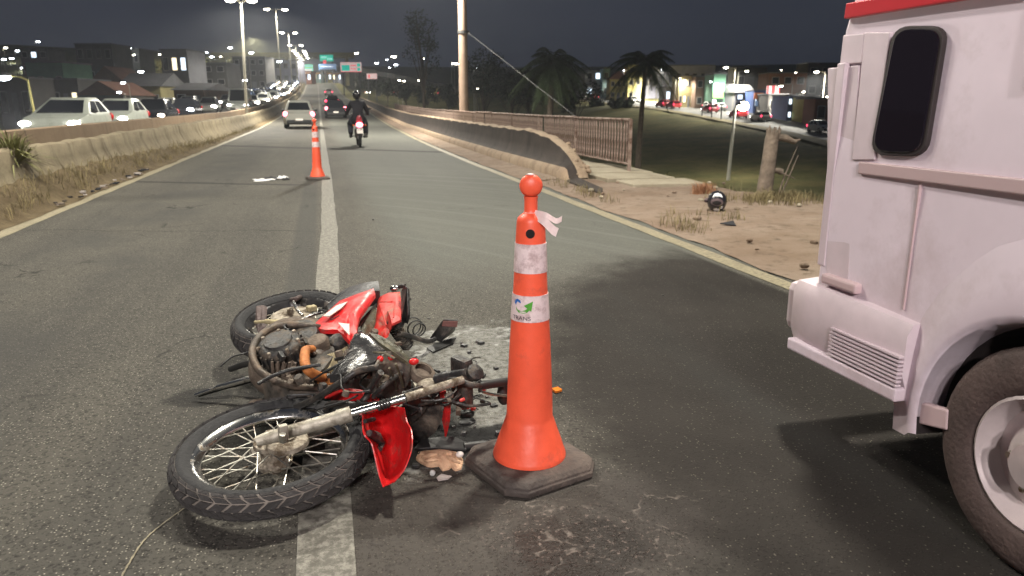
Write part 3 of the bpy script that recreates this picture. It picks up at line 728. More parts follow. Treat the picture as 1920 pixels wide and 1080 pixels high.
def wheel(name, c, R, wd, axis, nspoke, hub_r, tread, rim_mat, seed):
    c = Vector(c); axis = Vector(axis).normalized(); u, w, _ = basis(axis); rd = random.Random(seed)
    h = wd / 2; ri = R - .082
    # rim: channel section
    pr = [(ri - .004, -h * .55), (ri + .012, -h * .60), (ri + .014, -h * .52), (ri + .002, -h * .46), (ri - .012, -h * .25), (ri - .018, 0), (ri - .012, h * .25), (ri + .002, h * .46), (ri + .014, h * .52), (ri + .012, h * .60), (ri - .004, h * .55), (ri - .010, h * .40), (ri - .026, h * .2), (ri - .030, 0), (ri - .026, -h * .2), (ri - .010, -h * .40), (ri - .004, -h * .55)]
    rimo = part(MB().lathe(pr, 64, c, axis), name, rim_mat, 50)
    # tyre carcass
    n = 14; ty = [(ri + .004, -h * .62)]
    for k in range(n + 1):
        a = -math.pi / 2 * 1.12 + math.pi * 1.12 * k / n
        ty.append((ri + .034 + (R - .010 - ri - .034) * max(math.cos(a), -.2), h * math.sin(a)))
    ty.append((ri + .004, h * .62))
    part(MB().lathe(ty, 72, c, axis), 'tyre', 'tyre_rubber', 60, rimo)
    # tread blocks standing on a dusty band
    band = []
    for k in range(11):
        a = -1.15 + 2.3 * k / 10; band.append((ri + .034 + (R - .0065 - ri - .034) * math.cos(a), h * 1.02 * math.sin(a)))
    part(MB().lathe(band, 72, c, axis), 'tread_base', 'tyre_dust', 60, rimo)
    def surf(th, a, lift):
        rr = ri + .034 + (R - .0065 + lift - ri - .034) * math.cos(a); zz = (h * 1.02 + lift) * math.sin(a)
        return c + (u * math.cos(th) + w * math.sin(th)) * rr + axis * zz
    tb = MB(); N = tread
    for i in range(N):
        t0 = 2 * math.pi * i / N; dt = 2 * math.pi / N
        for sg in (-1, 1):
            for (a0, a1, sk0, sk1, ph) in ((.03, .48, 0, .50, 0), (.55, .86, .55, .15, .0), (.92, 1.13, .15, .0, .0)):
                g_ = .085; q = []
                o_ = ph + (0.5 if sg > 0 else 0)
                for (e, a, sk) in ((g_, a0, sk0), (1 - g_, a0, sk0), (1 - g_, a1, sk1), (g_, a1, sk1)):
                    q.append((t0 + dt * (e + sk + o_), sg * a))
                lo = [surf(t, a, -.003) for t, a in q]; cx = sum(t for t, a in q) / 4; ca = sum(a for t, a in q) / 4
                hi = [surf(cx + (t - cx) * .93, ca + (a - ca) * .93, .0075) for t, a in q]
                fsx = [(4, 5, 6, 7)] + [(k2, (k2 + 1) % 4, (k2 + 1) % 4 + 4, k2 + 4) for k2 in range(4)]
                tb.add(lo + hi, fsx)
    to = part(tb, 'tread', 'tread_block', None, rimo, fix=True); tag(to, kind='stuff')
    # hub and spokes
    hw = .055
    part(MB().lathe([(.008, -hw - .03), (.016, -hw - .03), (.018, -hw), (hub_r, -hw * .9), (hub_r * 1.04, -hw * .6), (hub_r * .72, -hw * .45), (hub_r * .7, hw * .45), (hub_r * 1.04, hw * .6), (hub_r, hw * .9), (hub_r * .5, hw), (.018, hw + .004), (.016, hw + .03), (.006, hw + .03)], 28, c, axis), 'hub', 'hub_alloy', 40, rimo)
    for i in range(nspoke):
        a = 2 * math.pi * i / nspoke; sg = 1 if i % 2 else -1; off = .62 if (i // 2) % 2 else -.62
        e1 = u * math.cos(a) + w * math.sin(a); e2 = u * math.cos(a + off) + w * math.sin(a + off)
        p1 = c + e1 * (ri - .022); p0 = c + e2 * hub_r + axis * sg * hw * .72
        if name == 'front_wheel' and rd.random() < .14: p0 = p0 + Vector((rd.uniform(-.05, .05), rd.uniform(-.05, .05), rd.uniform(0, .04)))
        part(MB().tube([p0, p1], .0026, 5), 'spoke', 'spoke_steel', None, rimo)
    return rimo, u, w, axis
FWC = P(512, 848, .135)
fw, fu, fwv, fa = wheel('front_wheel', FWC, .350, .098, (-.05, -.10, 1), 36, .062, 38, 'chrome', 3)
RWC = P(549, 606, .225)
rw, ru, rwv, ra = wheel('rear_wheel', RWC, .315, .125, (-.10, -.16, 1), 36, .105, 40, 'gloss_dark', 5)
# front hub: drum plate with ribs, axle nut
part(MB().lathe([(.0, .052), (.03, .052), (.032, .046), (.062, .044), (.072, .036), (.074, .02), (.07, .018)], 30, P(541, 842, .165), fa), 'brake_plate', 'hub_alloy', 40, fw)
for k in range(6):
    a = k * math.pi / 3 + .3; q = FWC + (fu * math.cos(a) + fwv * math.sin(a)) * .052 + fa * .05
    part(MB().lathe([(0, .012), (.006, .012), (.007, .006), (.007, 0)], 8, q, fa), 'bolt', 'spoke_steel', 40, fw)
# fork
f0, f1, f2, f3 = P(486, 826, .25), P(658, 776, .30), P(760, 746, .34), P(868, 712, .36)
fd = (f1 - f0).normalized()
part(MB().tube([f0 - fd * .01, f0 + fd * .03, f0 + fd * .10, f1 - fd * .05, f1 - fd * .045, f1], [.017, .022, .0225, .024, .0275, .0275], 18), 'fork_slider', 'fork_alloy', 50)
part(MB().tube([f1, f2], .0165, 16), 'fork_tube', 'chrome', 50)
part(MB().tube([f2, f2.lerp(f3, .5), f3], [.0155, .0155, .0155], 14), 'upper_fork_tube', 'hub_alloy', 50)
for k in range(4): part(MB().lathe([(.016, -.004), (.0185, 0), (.016, .004)], 14, f2 + (f3 - f2).normalized() * (-.10 + k * .011), f3 - f2), 'reflection_ring', 'cable_black', 60)  # black rings standing in for dark reflections in the chrome
ax0 = P(531, 812, .30); part(MB().box(ax0, (.03, .022, .06), Matrix.Rotation(.4, 3, 'Z')), 'axle_clamp', 'fork_alloy', None, bevel=.005)
part(MB().lathe([(0, .03), (.011, .03), (.013, .02), (.013, 0)], 6, ax0 - Vector((.0, .02, .02)), (0, -.3, 1)), 'axle_nut', 'spoke_steel', 30)
g0, g1 = P(470, 850, .09), P(770, 755, .12)
part(MB().tube([g0, g0.lerp(g1, .5), g1], [.022, .024, .018], 14), 'fork_slider', 'fork_alloy', 50)
# triple clamp, bars, grips, levers, mirror stalk
part(MB().box(P(866, 716, .30), (.05, .09, .2), Matrix.Rotation(.5, 3, 'Z')), 'triple_clamp', 'frame_tube', None, bevel=.012)
part(MB().tube(polyline([(800, 725, .2), (850, 712, .33), (885, 722, .33), (915, 722, .30), (950, 716, .29)]), .0115, 10), 'handlebar', 'frame_tube', 60)
part(MB().tube([P(899, 723, .315), P(904, 722.5, .312), P(955, 715, .29)], [.014, .0175, .0175], 12), 'grip', 'cable_black', 60)
part(MB().lathe([(0, .0), (.028, .002), (.034, .014), (.034, .03), (.02, .04), (0, .042)], 16, P(886, 704, .34), (.3, -.6, .7)), 'mirror_mount', 'engine_black', 50)
part(MB().tube(polyline([(818, 712, .30), (845, 703, .33), (876, 697, .36)]), [.022] * 6 + [.016] * 7, 10), 'switch_housing', 'black_plastic', 60)
part(MB().tube(polyline([(905, 735, .28), (925, 740, .25), (950, 742, .22)]), .006, 6), 'brake_lever', 'spoke_steel', 60)
part(MB().ell(P(945, 738, .2), (.03, .02, .05)), 'bar_weight', 'cable_black', 180)
# headlight mask and instrument pile
def sheet(l, name, m, depth=.006, par=None, bulge=.0, bevel=.002):
    """a slightly bulged moulded panel from its outline; points carry their own height"""
    pts = [P(*q) for q in l]; c = sum(pts, Vector()) / len(pts); n = len(pts)
    dense = []
    for a, b in zip(pts, pts[1:] + pts[:1]):
        for k in range(3): dense.append(a.lerp(b, k / 3))
    rings = []
    for s_, lift in ((1, 0), (.78, .6), (.5, .9), (.22, 1.)):
        rings.append([c + (p_ - c) * s_ + Vector((0, 0, bulge * lift)) for p_ in dense])
    b = MB(); N = len(dense); top = [p_ for r in rings for p_ in r]
    b.add(top, [(i * N + k, i * N + (k + 1) % N, (i + 1) * N + (k + 1) % N, (i + 1) * N + k) for i in range(3) for k in range(N)] + [tuple(3 * N + k for k in range(N))])
    o = len(b.v); dn = [p_ - Vector((0, 0, depth)) for p_ in rings[0]]
    b.add(rings[0] + dn, [(k, k + N, (k + 1) % N + N, (k + 1) % N) for k in range(N)] + [tuple(range(2 * N - 1, N - 1, -1))])
    return part(b, name, m, 40, par, fix=True)
sheet([(764, 800, .06), (772, 775, .16), (800, 752, .22), (832, 738, .26), (828, 765, .2), (815, 790, .12), (790, 808, .05)], 'headlight_housing', 'burnt_panel', .05, None, .03)
sheet([(735, 775, .18), (765, 752, .26), (810, 742, .25), (790, 770, .2), (765, 792, .12)], 'headlight_bracket', 'black_plastic', .02, None, .01)
part(MB().lathe([(.052, 0), (.058, .02), (.05, .034), (.036, .036), (.034, .02), (.02, .018), (0, .02)], 20, P(788, 705, .28), (.35, -.4, .85)), 'ignition_ring', 'engine_brown', 50)
part(MB().lathe([(.05, -.03), (.055, 0), (.05, .012), (0, .016)], 20, P(812, 716, .24), (.6, -.3, .6)), 'speedometer', 'black_plastic', 50)
part(MB().ell(P(800, 722, .27), (.05, .03, .025), Matrix.Rotation(.6, 3, 'Z')), 'lock_body', 'hub_alloy', 180)
part(MB().ell(P(848, 722, .33), (.012, .012, .01)), 'indicator_lens', 'orange_lens', 180)
part(MB().ell(P(776, 678, .37), (.02, .016, .014)), 'indicator_lens', 'red_lens', 180)
part(MB().ell(P(713, 673, .41), (.013, .013, .012)), 'tank_badge', 'red_lens', 180)
part(MB().ell(P(733, 671, .41), (.012, .012, .010)), 'tank_badge', 'red_lens', 180)
# red shard of the headlight cowl hanging down
part(MB().shell([[P(824, 737, .27), P(834, 733, .29), P(843, 741, .26)], [P(828, 762, .2), P(836, 757, .22), P(845, 764, .2)], [P(829, 789, .12), P(837, 785, .13), P(844, 787, .12)], [P(833, 808, .05), P(836, 806, .055), P(840, 806, .05)], [P(835, 819, .015), P(836, 818, .016), P(837, 818, .015)]], .004), 'cowl_shard', 'red_plastic', 60)
# front mudguard: trough seen from inside, and its torn tail
L_ = [(682, 768, .30), (681, 795, .27), (684, 815, .25), (697, 830, .22), (704, 856, .18), (712, 890, .13), (720, 913, .10)]
C_ = [(712, 764, .27), (716, 790, .18), (722, 812, .14), (730, 835, .11), (735, 860, .08), (734, 885, .07), (728, 907, .09)]
R2 = [(757, 764, .30), (762, 790, .27), (770, 806, .25), (772, 826, .23), (770, 846, .20), (757, 880, .15), (738, 903, .11)]
rows = []
for a, b, c in zip(L_, C_, R2):
    a, b, c = P(*a), P(*b), P(*c); r = []
    for k in range(9):
        t = k / 8; q = a * (1 - t) ** 2 + c * t ** 2 + (b * 2 - (a + c) * .5) * 2 * t * (1 - t)
        r.append(q)
    rows.append(r)
rows2 = []
for i in range(len(rows[0])):
    rows2.append(spline([r[i] for r in rows], 4))
mg = part(MB().shell(list(map(list, zip(*rows2))), .004), 'front_mudguard', 'red_plastic', 60)
part(MB().tube([P(692, 812, .24), P(706, 818, .2), P(716, 832, .15), P(712, 842, .15)], [.012, .018, .014, .01], 8), 'mudguard_stay', 'black_plastic', 60, mg)
part(MB().tube([P(684, 790, .28), P(702, 786, .26)], .008, 6), 'mudguard_bolt', 'cable_black', 60, mg)
ML = [(608, 748, .19), (640, 735, .24), (672, 735, .26), (692, 745, .26), (712, 756, .26)]; MR = [(612, 762, .10), (640, 752, .19), (672, 751, .21), (694, 757, .22), (712, 766, .22)]
rows = [[P(*a), P(*a).lerp(P(*b), .5) + Vector((0, 0, .03)), P(*b)] for a, b in zip(ML, MR)]
part(MB().shell(list(map(list, zip(*[spline([r[i] for r in rows], 4) for i in range(3)]))), .005), 'mudguard_tail', 'red_plastic', 60, mg)
# tank and shrouds (burnt, creased)
tk = sheet([(612, 702, .26), (640, 668, .31), (669, 626, .33), (690, 626, .33), (722, 640, .32), (748, 660, .30), (768, 682, .26), (770, 702, .22), (752, 722, .18), (722, 742, .14), (705, 735, .16), (690, 712, .22), (650, 704, .26)], 'fuel_tank', 'burnt_panel', .16, None, .045)
sheet([(691, 623, .43), (712, 628, .43), (742, 646, .41), (769, 671, .36), (764, 679, .36), (738, 660, .412), (712, 643, .436)], 'tank_cover', 'olive_plastic', .03, tk, .006)
sheet([(668, 626, .43), (684, 628, .43), (698, 650, .44), (690, 664, .44), (668, 656, .435)], 'tank_crease', 'burnt_panel', .03, tk, .012) if 0 else None
sheet([(618, 704, .355), (632, 690, .375), (648, 666, .40), (656, 642, .42), (665, 625, .43), (678, 623, .435), (690, 627, .43), (706, 640, .43), (722, 656, .42), (702, 678, .41), (662, 697, .385)], 'side_shroud', 'gloss_dark', .03, tk, .022)
sheet([(698, 692, .40), (708, 674, .412), (722, 658, .418), (748, 660, .40), (768, 680, .35), (768, 698, .32), (760, 714, .29), (738, 740, .22), (720, 734, .25), (706, 716, .32)], 'front_shroud', 'burnt_panel', .03, tk, .03)
for a, b in (((742, 682, .43), (756, 726, .30)), ((730, 690, .43), (744, 730, .28)), ((700, 660, .45), (740, 672, .43))):
    part(MB().tube([P(*a), P(*a).lerp(P(*b), .5) + Vector((0, 0, .01)), P(*b)], .005, 5), 'crease_line', 'olive_plastic', None, tk)
# seat
sl = [(612, 580, .30), (624, 562, .31), (648, 545, .32), (680, 536, .33), (708, 532, .33)]; sr = [(618, 592, .36), (642, 570, .38), (664, 558, .385), (690, 548, .385), (712, 545, .37)]
rows = []
for a, b in zip(sl, sr):
    a, b = P(*a), P(*b); rows.append([a - Vector((0, 0, .09)), a, a.lerp(b, .35) + Vector((0, 0, .03)), a.lerp(b, .75) + Vector((0, 0, .02)), b, b - Vector((0, 0, .08))])
sm_ = MB(); rr = list(zip(*[spline([r[i] for r in rows], 5) for i in range(6)])); sm_.grid([list(r) for r in rr]); n6 = 6
sm_.add(list(rr[0]), [tuple(range(6))]).add(list(rr[-1]), [tuple(range(5, -1, -1))]); part(sm_, 'seat', 'seat_vinyl', 55)
part(MB().tube(polyline([(620, 565, .37), (650, 547, .375), (684, 537, .375), (708, 533, .37)]), .004, 6), 'seat_piping', 'chrome', 60)
# red side cover with its stripes
sp = sheet([(584, 613, .37), (608, 590, .39), (637, 564, .40), (670, 551, .40), (700, 541, .395), (704, 551, .395), (690, 570, .40), (676, 590, .40), (671, 604, .40), (669, 622, .385), (656, 640, .36), (645, 628, .38), (632, 618, .385), (608, 618, .38)], 'side_cover', 'red_plastic', .02, None, .022)
sheet([(606, 592, .418), (630, 573, .424), (652, 565, .424), (640, 577, .428), (618, 592, .424)], 'stripe', 'decal_white', .004, sp, .002)
sheet([(634, 605, .416), (655, 607, .416), (655, 628, .395), (645, 617, .41)], 'stripe', 'decal_white', .004, sp, .002)
part(MB().tube([P(620, 600, .425), P(636, 592, .43)], .003, 5), 'vent_slot', 'cable_black', None, sp)
# torn tail cowl, tail rack, lamp
tc_ = sheet([(708, 558, .32), (728, 549, .35), (750, 547, .35), (753, 572, .34), (752, 599, .32), (735, 607, .30), (727, 628, .24), (714, 634, .22), (700, 622, .24), (704, 600, .28), (707, 578, .31)], 'tail_cowl', 'red_worn', .012, None, .03)
for a, b in (((712, 566, .37), (736, 566, .385)), ((716, 585, .37), (724, 610, .34)), ((740, 566, .385), (738, 596, .365))): part(MB().tube([P(*a), P(*b)], .0035, 5), 'tear', 'red_worn', None, tc_)
part(MB().slab([P(752, 545, .40), P(758, 534, .45), P(764, 540, .44), P(765, 590, .34), P(760, 604, .28), P(753, 600, .30)], (.012, .006, -.01)), 'tail_plate', 'black_plastic', None, bevel=.004)
part(MB().tube(polyline([(738, 548, .33), (748, 538, .37), (760, 536, .38)]), .012, 8), 'grab_rail', 'frame_tube', 60)
part(MB().ell(P(741, 541, .36), (.03, .022, .02)), 'tail_lamp', 'chrome', 180)
sheet([(690, 590, .30), (705, 575, .31), (706, 600, .28), (698, 625, .24), (680, 630, .26), (676, 610, .29)], 'rear_frame_cover', 'olive_plastic', .02, None, .01)
part(MB().tube(polyline([(672, 610, .30), (690, 590, .30), (706, 572, .30)]), .010, 8), 'subframe_tube', 'frame_tube', 60)
# shock absorber and tail wiring
q0, q1 = P(735, 608, .25), P(765, 648, .08)
part(MB().tube([q0, q1], .012, 8), 'shock_rod', 'chrome', 60)
hx = []
u_, w_, d_ = basis(q1 - q0)
for k in range(70): hx.append(q0.lerp(q1, k / 69) + (u_ * math.cos(k * .9) + w_ * math.sin(k * .9)) * .034)
part(MB().tube(hx, .006, 6), 'shock_spring', 'engine_black', 60)
part(MB().ell(P(742, 606, .28), (.045, .04, .03)), 'tail_socket', 'black_plastic', 180)
for k in range(3):
    cc = P(772 + k * 7, 612 + k * 3, .16); part(MB().tube(circ(cc, (1, 0, 0), (.2, .4, .9), .05 - .008 * k, 18) + circ(cc, (1, 0, 0), (.2, .4, .9), .05 - .008 * k, 18)[:1], .0045, 6), 'cable_loop', 'cable_black', 60)
part(MB().tube(polyline([(748, 625, .2), (775, 632, .14), (800, 640, .08), (815, 636, .05)]), .014, 8), 'flap_arm', 'black_plastic', 60)
# mudflap standing on the road behind the tail
mf = [P(806, 634, .02), P(826, 641, .01), P(852, 622, .03), P(858, 601, .14), P(831, 599, .15)]
part(MB().slab(mf, (.004, .010, .002)), 'mudflap', 'black_plastic', None, bevel=.003)
part(MB().slab([P(831, 602, .142), P(829, 611, .11), P(857, 613, .10), P(858.5, 602, .142)], (-.002, -.004, 0)), 'reflector', 'flap_red', None)
part(MB().slab([P(800, 655, .0) + Vector((0, 0, .006)), P(830, 640, .006), P(856, 632, .006), P(850, 645, .006), P(812, 662, .006)], (0, 0, .006)), 'flap_shadow', 'cable_black', None)  # flat black sheet on the road, in place of the mudflap's shadow
# engine: crankcase, clutch cover with ribs, generator cover, head, fins
ec = P(535, 676, .22)
part(MB().ell(P(540, 690, .2), (.17, .20, .13), Matrix.Rotation(.25, 3, 'Z'), 20, 12), 'crankcase', 'engine_brown', 60)
part(MB().ell(P(560, 640, .22), (.20, .16, .12), Matrix.Rotation(-.2, 3, 'Z'), 20, 12), 'gearbox_case', 'engine_brown', 60)
ax = Vector((-.18, -.30, .94)).normalized(); ko = P(525, 650, .37); u_, w_, _ = basis(ax)
cv = part(MB().lathe([(.090, -.06), (.092, .0), (.088, .018), (.080, .026), (.060, .030), (.056, .038), (.03, .042), (0, .042)], 32, ko, ax), 'clutch_cover', 'engine_black', 45)
for k in range(22):
    a = 2 * math.pi * k / 22; e = u_ * math.cos(a) + w_ * math.sin(a); part(MB().box(ko + e * .094 - ax * .015, (.012, .007, .05), Matrix((e, ax.cross(e), ax)).transposed()), 'cover_rib', 'engine_black', None, cv)
part(MB().lathe([(.075, -.05), (.078, 0), (.07, .016), (.03, .03), (0, .032)], 28, P(562, 622, .36), ax), 'generator_cover', 'engine_black', 45)
part(MB().lathe([(.045, -.04), (.047, 0), (.04, .012), (0, .016)], 20, P(596, 640, .37), ax), 'oil_cap_cover', 'engine_brown', 45)
part(MB().slab([P(506, 678, .335), P(548, 672, .335), P(562, 690, .32), P(550, 716, .26), P(512, 712, .25)], (.0, .02, -.05)), 'case_web', 'engine_brown', None, bevel=.01)
for k in range(5): part(MB().tube([P(510 + k * 11, 678 + k * .5, .345), P(512 + k * 10, 704, .285)], .006, 6), 'case_rib', 'engine_brown', None)
part(MB().slab([P(540, 695, .29), P(558, 690, .30), P(566, 706, .28), P(545, 708, .27)], (0, 0, -.03)), 'bracket', 'rust_pipe', None, bevel=.004)
for k in range(9):
    a, b = P(600 + k * 3.4, 668 - k * 1.0, .32 + .002 * k), P(607 + k * 3.0, 700 - k * 1.3, .28)
    dv = (P(603, 668, .3) - P(600, 668, .3)).normalized() * .0065
    part(MB().slab([a, a + dv, b + dv, b], (0, .03, -.10)), 'cylinder_fin', 'fin_alloy', None)
part(MB().ell(P(617, 640, .30), (.065, .07, .06)), 'carburettor', 'black_plastic', 180)
part(MB().lathe([(.04, -.03), (.043, .0), (.036, .02), (.014, .03), (0, .03)], 20, P(634, 642, .34), (-.1, -.5, .85)), 'carburettor_cap', 'engine_black', 45)
part(MB().ell(P(622, 622, .33), (.035, .04, .035)), 'intake_boot', 'black_plastic', 180)
part(MB().ell(P(645, 656, .31), (.025, .02, .02)), 'intake_clamp', 'fin_alloy', 180)
eb = [(498, 648, .31), (520, 626, .335), (560, 612, .345), (602, 620, .345), (624, 640, .34), (628, 664, .325), (604, 694, .30), (566, 714, .27), (512, 712, .25), (490, 684, .28)]
sheet(eb, 'engine_block', 'engine_grey', .16, None, .02)
part(MB().lathe([(.10, -.10), (.103, .0), (.095, .02), (.07, .03), (.03, .034), (0, .034)], 30, P(556, 634, .345), ax), 'crank_cover', 'engine_black', 45)
for k in range(7): part(MB().lathe([(0, .010), (.007, .010), (.009, .004), (.009, -.01)], 6, ko + (u_ * math.cos(k * .9) + w_ * math.sin(k * .9)) * .082 + ax * .022, ax), 'cover_bolt', 'hub_alloy', 40, cv)
# exhaust header, burnt orange
part(MB().tube(polyline([(586, 655, .35), (574, 656, .37), (571, 670, .38), (574, 688, .37), (585, 700, .34), (604, 708, .29)], 7), [.017] * 8 + [.0195] * 28, 14), 'exhaust_header', 'rust_pipe', 60)
part(MB().box(P(611, 711, .27), (.07, .035, .04), Matrix.Rotation(-.5, 3, 'Z')), 'exhaust_flange', 'rust_pipe', None, bevel=.008)
part(MB().ell(P(590, 660, .33), (.045, .035, .03)), 'exhaust_guard', 'fork_alloy', 180)
# crash bar looped round the engine
part(MB().tube(polyline([(640, 640, .22), (616, 620, .33), (592, 613, .38), (556, 609, .40), (516, 613, .40), (487, 631, .39), (473, 660, .37), (484, 692, .33), (514, 712, .30), (552, 724, .26), (618, 727, .22)], 7), .0155, 12), 'crash_bar', 'crash_bar', 60)
part(MB().tube(polyline([(492, 632, .34), (482, 662, .30), (492, 700, .24), (520, 722, .18), (545, 738, .10)], 6), .013, 10), 'crash_bar', 'crash_bar', 60)
# swing arm, chain guard, footrest hangers
part(MB().tube([P(640, 618, .22), P(600, 606, .25), P(548, 600, .26)], [.026, .022, .016], 10), 'swing_arm', 'frame_tube', 60)
part(MB().tube(polyline([(478, 604, .30), (500, 603, .31), (520, 604, .31), (560, 602, .31)]), [.008] * 6 + [.013] * 13, 8), 'chain_guard', 'fin_alloy', 60)
part(MB().slab([P(479, 573, .34), P(494, 571, .345), P(492, 612, .27), P(483, 625, .24), P(478, 610, .26)], (.02, .0, -.012)), 'footrest_plate', 'hanger_brown', None, bevel=.005)
part(MB().tube(polyline([(535, 557, .26), (548, 562, .30), (556, 560, .33), (566, 556, .30), (590, 552, .28)]), [.011] * 6 + [.013] * 12 + [.017] * 7, 10), 'pillion_peg', 'hanger_brown', 60)
part(MB().tube(polyline([(550, 566, .33), (558, 582, .33), (568, 592, .32)]), .008, 8), 'brake_rod', 'chrome', 60)
part(MB().tube(polyline([(565, 600, .33), (582, 592, .34), (604, 586, .34)]), .008, 8), 'kick_shaft', 'chrome', 60)
part(MB().box(P(584, 578, .30), (.05, .04, .03), Matrix.Rotation(.4, 3, 'Z')), 'chain_adjuster', 'fin_alloy', None, bevel=.006)
# side stand, foot lever and silencer lying out to the left
part(MB().tube(polyline([(366, 741, .03), (410, 726, .07), (482, 706, .13)]), [.009] * 6 + [.013] * 7, 8), 'side_stand', 'chrome', 60)
part(MB().tube(polyline([(372, 742, .015), (440, 722, .05), (490, 708, .09)]), [.008] * 6 + [.012] * 7, 8), 'stand_brace', 'cable_black', 60)
part(MB().tube(polyline([(432, 692, .04), (455, 684, .08), (478, 680, .12)]), .016, 8), 'foot_peg', 'cable_black', 60)
part(MB().tube(polyline([(470, 770, .045), (500, 762, .06), (560, 748, .1), (620, 735, .14)]), [.026] * 6 + [.03] * 6 + [.026] * 7, 12), 'silencer', 'frame_tube', 60)
part(MB().ell(P(484, 762, .05), (.05, .035, .035)), 'silencer_cap', 'engine_brown', 180)
# frame tubes across the middle
part(MB().tube(polyline([(520, 768, .16), (560, 761, .20), (600, 742, .28), (640, 716, .36), (672, 695, .40), (712, 689, .42)]), .0125, 10), 'frame_tube', 'frame_tube', 60)
part(MB().tube(polyline([(612, 770, .2), (616, 760, .24), (640, 756, .27), (668, 760, .28), (684, 748, .31), (694, 728, .34), (714, 698, .42)]), .0125, 10), 'frame_tube', 'frame_tube', 60)
part(MB().tube(polyline([(700, 744, .3), (726, 718, .36), (752, 700, .34)]), .010, 8), 'frame_tube', 'frame_tube', 60)
part(MB().tube(polyline([(560, 735, .08), (640, 728, .12), (700, 740, .14), (780, 740, .16)]), .02, 8), 'lower_frame', 'frame_tube', 60)
part(MB().ell(P(650, 715, .16), (.22, .16, .12), None, 16, 10), 'air_box', 'engine_black', 60)
part(MB().ell(P(705, 715, .12), (.18, .2, .10), None, 16, 10), 'battery_box', 'black_plastic', 60)
rd = random.Random(4)
for k in range(26):
    x = rd.uniform(765, 880); y_ = rd.uniform(690, 760); z = rd.uniform(.12, .30)
    l = [P(x, y_, z)]
    for j in range(3): l.append(l[-1] + Vector((rd.uniform(-.09, .09), rd.uniform(-.07, .07), rd.uniform(-.06, .04))))
    l = [Vector((q.x, q.y, max(q.z, .01))) for q in l]
    part(MB().tube(spline(l, 4), rd.choice((.003, .004, .006)), 5), 'wiring', rd.choice(('cable_black', 'frame_tube', 'cable_black')), 60)
for k in range(11):
    x = rd.uniform(640, 720) if k < 6 else rd.uniform(480, 640); y_ = rd.uniform(700, 760) if k < 8 else rd.uniform(600, 720); l = [P(x, y_, rd.uniform(.2, .34))]
    for j in range(3): l.append(l[-1] + Vector((rd.uniform(-.12, .12), rd.uniform(-.06, .06), rd.uniform(-.05, .04))))
    part(MB().tube(spline(l, 4), .004, 5), 'cable', 'cable_black', 60)
for k in range(34):
    x = rd.uniform(770, 905); y_ = rd.uniform(690, 770); z = max(.04, .34 - abs(x - 850) * .002 - rd.random() * .2)
    sz = rd.uniform(.012, .035)
    part(MB().box(P(x, y_, z), (sz, sz * rd.uniform(.5, 1.6), sz * .7), Matrix.Rotation(rd.random() * 3, 3, Vector((rd.random(), rd.random(), rd.random())).normalized())), 'broken_fitting', rd.choice(('engine_black', 'fork_alloy', 'engine_brown', 'black_plastic', 'red_worn')), None, bevel=.003)

for k in range(46):
    x, y_ = rd.uniform(490, 765), rd.uniform(615, 745); z = rd.uniform(.27, .39) if x < 660 else rd.uniform(.24, .40); sz = rd.uniform(.010, .028)
    if rd.random() < .45: part(MB().lathe([(0, sz * .5), (sz * .6, sz * .5), (sz * .7, sz * .3), (sz * .7, -sz * .6)], 8, P(x, y_, z), (rd.uniform(-.5, .5), rd.uniform(-.6, .2), 1)), 'bolt', rd.choice(('hub_alloy', 'engine_black', 'engine_brown')), 40)
    else: part(MB().box(P(x, y_, z), (sz * 1.6, sz, sz * .8), Matrix.Rotation(rd.random() * 3, 3, Vector((rd.random(), rd.random(), 1)).normalized())), 'small_fitting', rd.choice(('engine_black', 'engine_brown', 'black_plastic', 'frame_tube')), None, bevel=.003)
for k in range(7):
    x, y_ = rd.uniform(500, 700), rd.uniform(620, 735); l = [P(x, y_, rd.uniform(.30, .40))]; a_ = rd.uniform(0, 6.28)
    for j in range(4): a_ += rd.uniform(-.7, .7); l.append(l[-1] + Vector((math.cos(a_) * .06, math.sin(a_) * .06, rd.uniform(-.03, .02))))
    part(MB().tube(spline(l, 4), rd.choice((.0035, .005, .007)), 6), 'cable', 'cable_black', 60)
# ------------------------------------------------------------------ debris on the road
def debris(mb, name, m, label, cat, smooth=45, group=None, bevel=0):
    o = mb.build(name, m, None, smooth=smooth, bevel=bevel); return tag(o, label, cat, group)
# tan work glove
mat('glove_tan', (.62, .40, .25), .8, var=.2, vscale=24, bump=.5, bscale=90)
mat('glove_cuff', (.66, .62, .58), .8, var=.1, vscale=40)
gl = thing('glove', 'crumpled tan glove lying between the red mudguard and the cone base', 'glove', P(826, 862))
sheet([(780, 858, .01), (785, 847, .012), (804, 845, .022), (822, 843, .02), (845, 845, .026), (861, 849, .018), (869, 863, .012), (865, 877, .008), (854, 881, .006), (846, 872, .016), (838, 879, .007), (830, 881, .006), (823, 870, .02), (801, 872, .008), (786, 864, .010)], 'glove_body', 'glove_tan', .012, gl, .02)
for q0, q1 in (((790, 856), (822, 852)), ((796, 864), (826, 861)), ((838, 856), (862, 868)), ((826, 850), (850, 851))): MB().tube([P(*q0, .022), P((q0[0] + q1[0]) / 2, (q0[1] + q1[1]) / 2, .036), P(*q1, .03)], [.004, .009, .004], 7).build('fold', 'glove_tan', gl, smooth=60, world=True)
MB().ell(P(862, 852, .035), (.016, .014, .012)).build('cuff', 'glove_cuff', gl, smooth=180, world=True)
def flat_bit(pts, h, name, m, label, cat, group=None):
    return debris(MB().slab([P(*q) + Vector((0, 0, .003)) for q in pts], (0, 0, h)), name, m, label, cat, None, group, .0015)
mat('paper_grey', (.42, .38, .36), .8, var=.2, vscale=30); mat('clear_bit', (.5, .5, .48), .3)
flat_bit([(818, 898), (828, 891), (848, 895), (840, 901), (822, 904)], .004, 'plastic_scrap', 'paper_grey', 'flat pale grey scrap on the asphalt below the glove', 'scrap')
